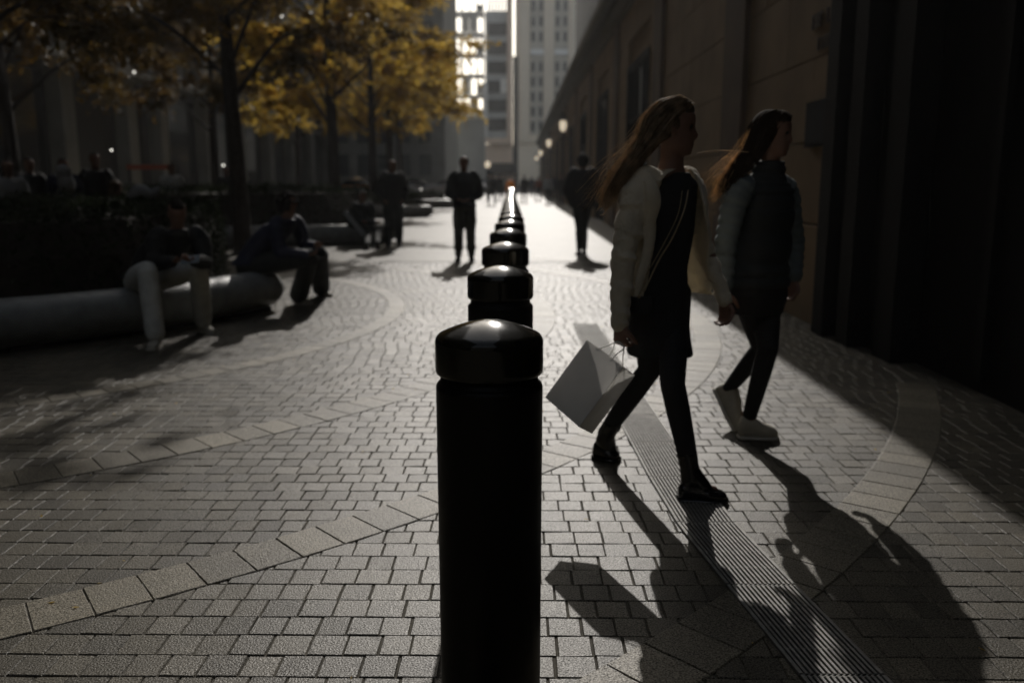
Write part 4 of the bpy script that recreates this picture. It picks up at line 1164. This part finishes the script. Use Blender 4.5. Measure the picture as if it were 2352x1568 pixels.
# red sign band and small lit signs on the left block
x = -19.2
b = MB(); y0, y1 = 27.0, 29.6
a = P(345, 384, 28.0)
b.box(a.x-.75, a.x+.75, 27.98, 28.05, a.z-.07, a.z+.07)
rs = empty('red_sign', (a.x, 28, 0), 'narrow red sign band on posts in the shaded plaza', 'sign'); b.build('band', M['redsign'], rs)
for q in (-.7, .7):
    c = MB(); c.box(a.x+q-.03, a.x+q+.03, 28.051, 28.1, 0, a.z+.1); c.build('post', M['iron'], rs)
spots = [(308, 166, 24, 'lone white bulb hanging high in the dark plaza trees'), (256, 345, 18.5, 'small warm bulb behind the dim people at left'), (628, 32, 40, 'left of the two small white bulbs near the top'), (647, 38, 40.5, 'right of the two small white bulbs near the top'), (695, 199, 42, 'small white bulb between the two tree trunks'), (513, 380, 33, 'small amber bulb low beside the thick trunk')]
for px, py, Y, lab in spots:
    c = P(px, py, Y); r_ = .028*Y/24
    e = empty('bulb_lamp', (c.x, c.y, 0), lab, 'lamp')
    b = MB(); b.ball(c, r_, r_, r_, 10, 7); b.build('bulb', M['headlamp'], e, True)
    b = MB(); b.tube([c + UP*r_, c + UP*r_*3], [r_*.4, r_*.4], 6, 2); b.build('socket', M['iron'], e)
    b = MB(); b.tube([c + UP*r_*3, c + UP*2.0 + Vector((.3,0,0)), c + UP*5 + Vector((1,0,0))] if c.z > 2 else [c + UP*r_*2 + Vector((0,.05,0)), Vector((c.x, c.y+.06, c.z*.5)), Vector((c.x, c.y+.06, 0))], [.006*Y/24]*3, 5, 3); b.build('cable', M['iron'], e)
# ------------------------------------------------------------------ the two walkers
PXM = lambda Y, py: FPX / (CM.transposed() @ (P(1176, py, Y) - Vector((0, 0, CAM_H)))).z * -1
def ringP(cx, py, Y, half, b, n=24, p=2.2, yaw=0):
    c = P(cx, py, Y); a = half / PXM(Y, py)
    ax = Vector((math.cos(yaw), math.sin(yaw), 0)); ay = Vector((-math.sin(yaw), math.cos(yaw), 0))
    return c, a, b
def strands(b, A, B, Y0, Y1, spreadY, n, seed, r0=.0028, wob=.012, fly=.12, flyamp=.05, curl=.018):
    rnd = random.Random(seed); m = len(A)
    for k in range(n):
        u = rnd.random(); v = rnd.uniform(-1, 1)
        fl = rnd.random() < fly
        pts = []; ph = rnd.uniform(0, 6.28); ph2 = rnd.uniform(0, 6.28); amp = rnd.uniform(.3, 1)
        L = rnd.uniform(.72, 1.08)
        ox = rnd.uniform(-1, .4); oz = rnd.uniform(-.3, 1)
        for i in range(13):
            t = i/12*L; s = min(t, .999)*(m-1); j = min(int(s), m-2); w_ = s-j
            ax = A[j][0]*(1-w_)+A[j+1][0]*w_; ay = A[j][1]*(1-w_)+A[j+1][1]*w_
            bx = B[j][0]*(1-w_)+B[j+1][0]*w_; by = B[j][1]*(1-w_)+B[j+1][1]*w_
            px = ax*(1-u)+bx*u; py = ay*(1-u)+by*u
            Y = Y0 + (Y1-Y0)*t; sy = spreadY[0]*(1-t) + spreadY[1]*t
            # keep round: centre strands bulge out in depth
            p = P(px, py, Y) + Vector((0, v*sy*math.sqrt(max(0, 1-(2*u-1)**2*.4)), 0))
            q = t**1.6
            p += Vector((math.sin(t*9+ph)*curl*q*amp, math.cos(t*7+ph2)*curl*q, math.sin(t*8+ph2)*curl*.7*q*amp))
            if fl: p += Vector((ox*flyamp*q*1.6, 0, oz*flyamp*q)) + Vector((math.sin(t*14+ph)*.01*q, 0, math.cos(t*13+ph)*.012*q))
            pts.append(p)
        r = r0*rnd.uniform(.5, 1.2)*(.3 if fl else 1)
        b.tube(pts, [r*.8] + [r]*8 + [r*.8, r*.6, r*.4, r*.15], 4, 1, cap=False)

# woman in the cream cardigan
fW = Vector((.62, -.78, 0)).normalized()
wt = G(1668, 1152); wb = G(1420, 1060)
JW = dict(f=fW, hf=Vector((1, -.10, 0)), hup=Vector((.03, 0, 1)), hs=.96, legr=.76, tw=.72,
  pelvis=P(1516, 655, 3.86), waist=P(1530, 560, 3.88), chest=P(1533, 470, 3.88), neck=P(1540, 392, 3.88), head=P(1550, 297, 3.86),
  sho=[P(1464, 430, 3.76), P(1590, 428, 4.0)], elb=[P(1432, 582, 3.68), P(1613, 556, 4.06)], wri=[P(1424, 742, 3.62), P(1665, 690, 3.99)],
  hand=[(Vector((.02, -.02, -1)), Vector((.78, .62, .0)), 1.1), (Vector((.06, -.06, -1)), Vector((-.78, -.62, 0)), .8)],
  hip=[P(1490, 672, 3.82), P(1546, 672, 3.92)], kne=[P(1492, 848, 3.98), P(1545, 882, 3.66)],
  ank=[P(1388, 1022, 4.20), P(1588, 1078, 3.62)], toe=[wb, wt])
JW['ank'][0].z = .115; JW['ank'][1].z = .115
def CW(**k): return dict(skin=SK, shoe=M['leather'], sole=M['leather'], hair=M['hair_w'], boot_h=.10, **k)
wm = figure('person', 'woman in cream knit cardigan and black dress striding right with a paper bag', JW, CW(leg=M['legging']), 1.0, voxel=.0055, hair=None, legw=.82, shoeh=.075)
b = MB()
rows = [(1554, 396, 30, .06), (1542, 425, 60, .10), (1534, 470, 64, .115), (1534, 520, 60, .115), (1532, 565, 55, .11), (1520, 610, 58, .11), (1514, 660, 64, .12), (1512, 720, 67, .135), (1513, 770, 71, .15), (1515, 812, 75, .155)]
b2 = []
for cx, py, h, d in rows:
    c, a, q = ringP(cx, py, 3.87, h, d); b2.append((c, a, q))
loftE(b, b2, Vector((1, 0, 0)), Vector((0, 1, 0)), 28, 2.3, 3)
b.build('dress', M['dress'], wm, True, .007, 3)
# cardigan shell, open at the front
def cring(c, a, d, g0, g1, th, n=26, bulge=0, seed=0):
    sr = fW.cross(UP); out = []; inn = []
    rnd = random.Random(seed)
    for i in range(n):
        t = R(g0) + (R(g1)-R(g0))*i/(n-1)
        k = 1 + bulge*math.sin(i*1.7+seed)
        o = sr*math.cos(t)*a*k + fW*math.sin(t)*d*k
        out.append(c+o); inn.append(c + o*(1 - th/o.length))
    return out + inn[::-1]
b = MB()
#        cx   py   Y     a    d    gapR gapL   (angles: 0 = her right, 90 = front, 180 = her left)
crow = [(1543, 388, 3.90, .085, .085, 56, 118), (1536, 402, 3.89, .155, .105, 48, 118), (1531, 425, 3.89, .205, .125, 42, 118), (1530, 470, 3.89, .215, .150, 38, 120), (1530, 520, 3.90, .212, .165, 36, 132), (1530, 570, 3.90, .215, .175, 32, 146), (1528, 615, 3.90, .232, .19, 28, 158), (1530, 655, 3.91, .25, .20, 24, 160), (1531, 684, 3.91, .255, .205, 22, 160)]
rings = []
for i in range(len(crow)-1):
    for k in range(3):
        t = k/3; q = [crow[i][z]*(1-t)+crow[i+1][z]*t for z in range(7)]
        rings.append(cring(P(q[0], q[1], q[2]), q[3], q[4], q[5]-360, q[6]-360 if False else q[5]-360+0, .012) if False else
                     cring(P(q[0], q[1], q[2]), q[3], q[4], q[6], q[5]+360, .013, bulge=.022*(i/4), seed=i*3+k))
q = crow[-1]; rings.append(cring(P(q[0], q[1], q[2]), q[3], q[4], q[6], q[5]+360, .013, bulge=.04, seed=33))
b.loft(rings)
# turned lapel flap on her right
b.tube([P(1490, 408, 3.70), P(1498, 440, 3.68), P(1500, 470, 3.68), P(1492, 520, 3.70), P(1487, 580, 3.70), P(1470, 640, 3.68), P(1457, 690, 3.67)], [(.012,.02),(.014,.034),(.013,.036),(.012,.022),(.012,.024),(.012,.024),(.010,.012)], 12, 5, flat=(.2,-1,0))
for i in (0, 1):
    so, el, wr = JW['sho'][i], JW['elb'][i], JW['wri'][i]
    rnd = random.Random(i+2); nek = JW['neck']
    pts = [so - (so-nek)*.30 + UP*.012, so.lerp(el, .12), so.lerp(el, .5), el, el.lerp(wr, .5), wr + (wr-el).normalized()*.005]
    rad = [.066, .068, .060, .053, .047, .040] if i == 0 else [.062, .062, .048, .042, .036, .034]
    P3, R3 = [], []
    for a in range(5):
        for u in range(7):
            t = u/7; P3.append(pts[a].lerp(pts[a+1], t) + Vector((rnd.uniform(-1,1), rnd.uniform(-1,1), 0))*.006); R3.append((rad[a]*(1-t)+rad[a+1]*t)*(1+.035*math.sin((a*7+u)*.9+i)+rnd.uniform(-.05,.05)))
    P3.append(pts[-1]); R3.append(rad[-1])
    b.tube(P3, R3, 18, 1)
b.build('cardigan', M['knit'], wm, True, .0055, 1)
# hair
b = MB(); hd = JW['head']; hf_ = JW['hf'].normalized()
def hcap(b, hd, hff, s, tail=True):
    hr = hff.cross(UP)
    def hb(c, a, d, e, n=24, m=14):
        b.loft([[c + hr*a*math.sin(math.pi*i/m)*math.cos(2*math.pi*j/n) + hff*d*math.sin(math.pi*i/m)*math.sin(2*math.pi*j/n) - UP*e*math.cos(math.pi*i/m) for j in range(n)] for i in range(1, m)])
    hb(hd - hff*.030*s + UP*.030*s, .081*s, .088*s, .096*s); hb(hd + hff*.020*s + UP*.078*s, .066*s, .062*s, .044*s)
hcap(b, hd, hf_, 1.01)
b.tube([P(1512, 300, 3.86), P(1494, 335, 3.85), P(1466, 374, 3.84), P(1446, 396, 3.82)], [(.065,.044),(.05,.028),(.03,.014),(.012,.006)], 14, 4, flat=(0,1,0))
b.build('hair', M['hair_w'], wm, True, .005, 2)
A = [(1590, 240), (1556, 276), (1528, 312), (1492, 345), (1452, 392), (1420, 432), (1398, 478)]
B = [(1556, 220), (1508, 232), (1476, 266), (1466, 310), (1436, 360), (1402, 412), (1380, 470)]
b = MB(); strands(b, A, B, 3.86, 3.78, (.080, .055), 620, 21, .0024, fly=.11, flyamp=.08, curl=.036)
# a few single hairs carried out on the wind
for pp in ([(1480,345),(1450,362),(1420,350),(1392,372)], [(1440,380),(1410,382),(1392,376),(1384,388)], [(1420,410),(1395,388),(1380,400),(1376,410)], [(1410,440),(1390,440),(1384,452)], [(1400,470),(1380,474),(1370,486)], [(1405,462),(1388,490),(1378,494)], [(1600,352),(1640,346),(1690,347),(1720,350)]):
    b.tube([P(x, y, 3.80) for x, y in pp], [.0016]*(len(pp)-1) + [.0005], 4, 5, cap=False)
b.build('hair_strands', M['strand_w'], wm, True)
for q in (-1, 1):
    e = MB(); hr = hf_.cross(UP); e.ball(hd + hf_*.064 + hr*q*.030 + UP*.010, .010, .010, .010, 10, 8); e.build('eye', M['darkglass'], wm, True)
# crossbody bag
cb = empty('crossbody_bag', (P(1470, 690, 3.62).x, 3.62, P(1470, 690, 3.62).z), 'small black crossbody bag on a gold strap at the woman\'s hip', 'handbag')
b = MB(); b.tube([P(1582, 425, 3.80), P(1572, 480, 3.72), P(1545, 545, 3.70), P(1512, 600, 3.70), P(1480, 668, 3.665)], [.0032]*5, 6, 6); b.build('strap', M['strap'], cb, True)
b = MB(); b.tube([P(1568, 430, 3.78), P(1558, 490, 3.72), P(1530, 550, 3.70), P(1495, 612, 3.69), P(1464, 662, 3.665)], [.0018]*5, 6, 6); b.build('chain', M['strap'], cb, True)
b = MB(); c = P(1474, 700, 3.66); b.obox(c, Vector((.045, -.025, 0)), Vector((.008, .016, 0)), Vector((0, 0, .034))); b.build('pouch', M['dress'], cb)
b = MB(); b.ball(P(1468, 682, 3.62), .006, .003, .006, 8, 6); b.build('clasp', M['strap'], cb)
# paper bag
def unp(a, b_): return b_ - a
TL = P(1348, 780, 3.66); BL = P(1252, 912, 3.64)
u = (TL - BL); hgt = .305; u.normalize()
w_ = P(1428, 843, 3.49) - TL; w_ = (w_ - u*w_.dot(u)); w_.normalize(); v_ = u.cross(w_).normalized()
if v_.y < 0: v_ = -v_
WB_, DB = .235, .105
pb = empty('paper_bag', tuple(BL), 'plain white paper shopping bag swinging from the woman\'s hand', 'shopping bag')
o = BL
def C8(i, j, k): return o + w_*WB_*i + u*hgt*j + v_*DB*k
th = .0015
def panel(b, p, q, r_, s_, nrm):
    n = nrm.normalized()*th; b.add([p, q, r_, s_, p+n, q+n, r_+n, s_+n], [(0,3,2,1),(4,5,6,7),(0,1,5,4),(1,2,6,5),(2,3,7,6),(3,0,4,7)])
b = MB(); panel(b, C8(0,0,0), C8(1,0,0), C8(1,1,0), C8(0,1,0), v_); b.build('front_panel', M['paper'], pb)
b = MB(); panel(b, C8(0,0,1), C8(1,0,1), C8(1,1,1), C8(0,1,1), -v_); b.build('back_panel', M['paper'], pb)
for i, nr in ((0, w_), (1, -w_)):
    b = MB(); fold = -nr*.012
    mid0 = C8(i, .28, .5) ; mid1 = C8(i, 1, .5) + nr*.018
    panel(b, C8(i,0,.006), C8(i,0,.5), mid1 if False else C8(i,1,.5)+nr*.016, C8(i,1,.006), nr)
    panel(b, C8(i,0,.5), C8(i,0,.994), C8(i,1,.994), C8(i,1,.5)+nr*.016, nr)
    b.build('side_gusset', M['paper'], pb)
b = MB(); panel(b, C8(.006,.004,.006), C8(.994,.004,.006), C8(.994,.004,.994), C8(.006,.004,.994), u); b.build('base', M['paper'], pb)
hw = JW['wri'][0] + Vector((.0, -.03, -.085))
for k in (0, 1):
    b = MB(); p0 = C8(.30, .97, k) ; p1 = C8(.70, .97, k)
    m_ = hw + Vector((0, .012*(k*2-1), 0))
    b.tube([p0, p0.lerp(m_, .5) - w_*.01, m_ - w_*.022, m_ + w_*.022, p1.lerp(m_, .5) + w_*.01, p1], [.0026]*6, 6, 6)
    b.build('handle', M['strap'] if False else M['paper'], pb, True)

# girl in the puffer jacket
fG = Vector((.70, -.71, 0)).normalized()
gt = G(1785, 1008); gb = G(1694, 988)
JG = dict(f=fG, hf=Vector((.93, -.36, 0)), hup=Vector((.05, -.04, 1)), hs=.94, legr=.76,
  pelvis=P(1742, 668, 4.60), waist=P(1748, 575, 4.62), chest=P(1750, 485, 4.62), neck=P(1764, 402, 4.60), head=P(1778, 310, 4.56),
  sho=[P(1694, 435, 4.50), P(1804, 435, 4.74)], elb=[P(1668, 556, 4.44), P(1824, 556, 4.80)], wri=[P(1664, 668, 4.40), P(1824, 645, 4.74)],
  hand=[(Vector((.05, -.1, -1)), Vector((.5, .5, 0)), .7), (Vector((-.12, -.05, -1)), Vector((-.7, -.4, 0)), .8)],
  hip=[P(1722, 690, 4.54), P(1758, 690, 4.66)], kne=[P(1750, 798, 4.72), P(1764, 800, 4.50)],
  ank=[P(1672, 900, 4.86), P(1722, 948, 4.56)], toe=[P(1714, 982, 4.70), gt], fup=[None, None])
d_ = (JG['toe'][0]-JG['ank'][0]).normalized(); JG['fup'][0] = (fG - d_*fG.dot(d_)).normalized()
JG['ank'][1].z = .11
gl = figure('person', 'girl with long windblown hair in slate puffer jacket and black leggings', JG, dict(skin=SK, top=M['puffer_d'], sleeve=M['puffer'], leg=M['legging'], shoe=M['sneaker'], sole=M['sole'], hair=M['hair_g']), .98, voxel=.0060, puff=.014, hem=-.02, hair=None, legw=.84, shoeh=.115, collar=True, jacket_in=.98)
b = MB(); hd = JG['head']; hf_ = JG['hf'].normalized(); hcap(b, hd, hf_, 1.01)
b.tube([P(1744, 315, 4.56), P(1732, 350, 4.54), P(1714, 383, 4.52), P(1694, 408, 4.50)], [(.075,.056),(.065,.046),(.05,.03),(.02,.012)], 14, 4, flat=(0,1,0))
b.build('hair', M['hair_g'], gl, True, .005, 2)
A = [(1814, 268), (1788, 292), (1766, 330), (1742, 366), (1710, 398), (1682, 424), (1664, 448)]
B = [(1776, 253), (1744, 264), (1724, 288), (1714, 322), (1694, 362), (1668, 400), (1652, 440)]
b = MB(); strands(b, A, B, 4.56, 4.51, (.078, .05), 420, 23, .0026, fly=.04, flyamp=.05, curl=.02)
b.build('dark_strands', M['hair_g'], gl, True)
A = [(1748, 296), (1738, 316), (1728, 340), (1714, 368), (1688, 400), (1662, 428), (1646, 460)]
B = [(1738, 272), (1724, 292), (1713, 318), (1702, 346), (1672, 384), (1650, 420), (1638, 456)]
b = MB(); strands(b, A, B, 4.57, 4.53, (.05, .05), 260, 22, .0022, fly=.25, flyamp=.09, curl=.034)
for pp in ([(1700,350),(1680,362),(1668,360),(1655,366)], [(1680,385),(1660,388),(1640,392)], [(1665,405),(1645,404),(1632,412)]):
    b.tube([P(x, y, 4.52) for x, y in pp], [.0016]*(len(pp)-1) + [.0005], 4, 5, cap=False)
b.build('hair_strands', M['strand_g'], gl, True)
for q in (-1, 1):
    e = MB(); hr = hf_.cross(UP); e.ball(hd + hf_*.0635 + hr*q*.030 + UP*.009, .010, .010, .010, 10, 8); e.build('eye', M['darkglass'], gl, True)
for an, to, up_ in ((JG['ank'][0], JG['toe'][0], JG['fup'][0]), (JG['ank'][1], JG['toe'][1], UP)):
    d_ = (to - an); d_ = (d_ - up_*d_.dot(up_)).normalized(); sd_ = d_.cross(up_); bs_ = an - up_*max((an-to).dot(up_), .07)
    b = MB()
    for q in range(4):
        c = bs_ + d_*(.045 + .026*q) + up_*(.108 - .016*q)
        b.tube([c - sd_*.03 - up_*.012, c, c + sd_*.03 - up_*.012 + d_*.008], [.0032]*3, 6, 3)
    b.build('shoelace', M['jeans_d'], gl, True)
b = MB(); b.tube([P(1700,912,4.70), P(1706,930,4.68), P(1714,942,4.66)], [.003,.0025,.002], 6, 4); b.build('shoelace', M['iron'], gl, True)
# ------------------------------------------------------------------ haze
hz = MB(); hz.box(-60, 90, -65, 300, -1.2, 95)
hm = bpy.data.materials.new('haze'); hm.use_nodes = True; hn = hm.node_tree.nodes; hn.remove(hn['Principled BSDF'])
pv = hn.new('ShaderNodeVolumePrincipled'); pv.inputs['Density'].default_value = .00045; pv.inputs['Color'].default_value = (.92, .93, .95, 1); pv.inputs['Anisotropy'].default_value = .55
hm.node_tree.links.new(pv.outputs[0], hn['Material Output'].inputs['Volume'])
ho = hz.build('haze', hm); tag(ho, kind='stuff')
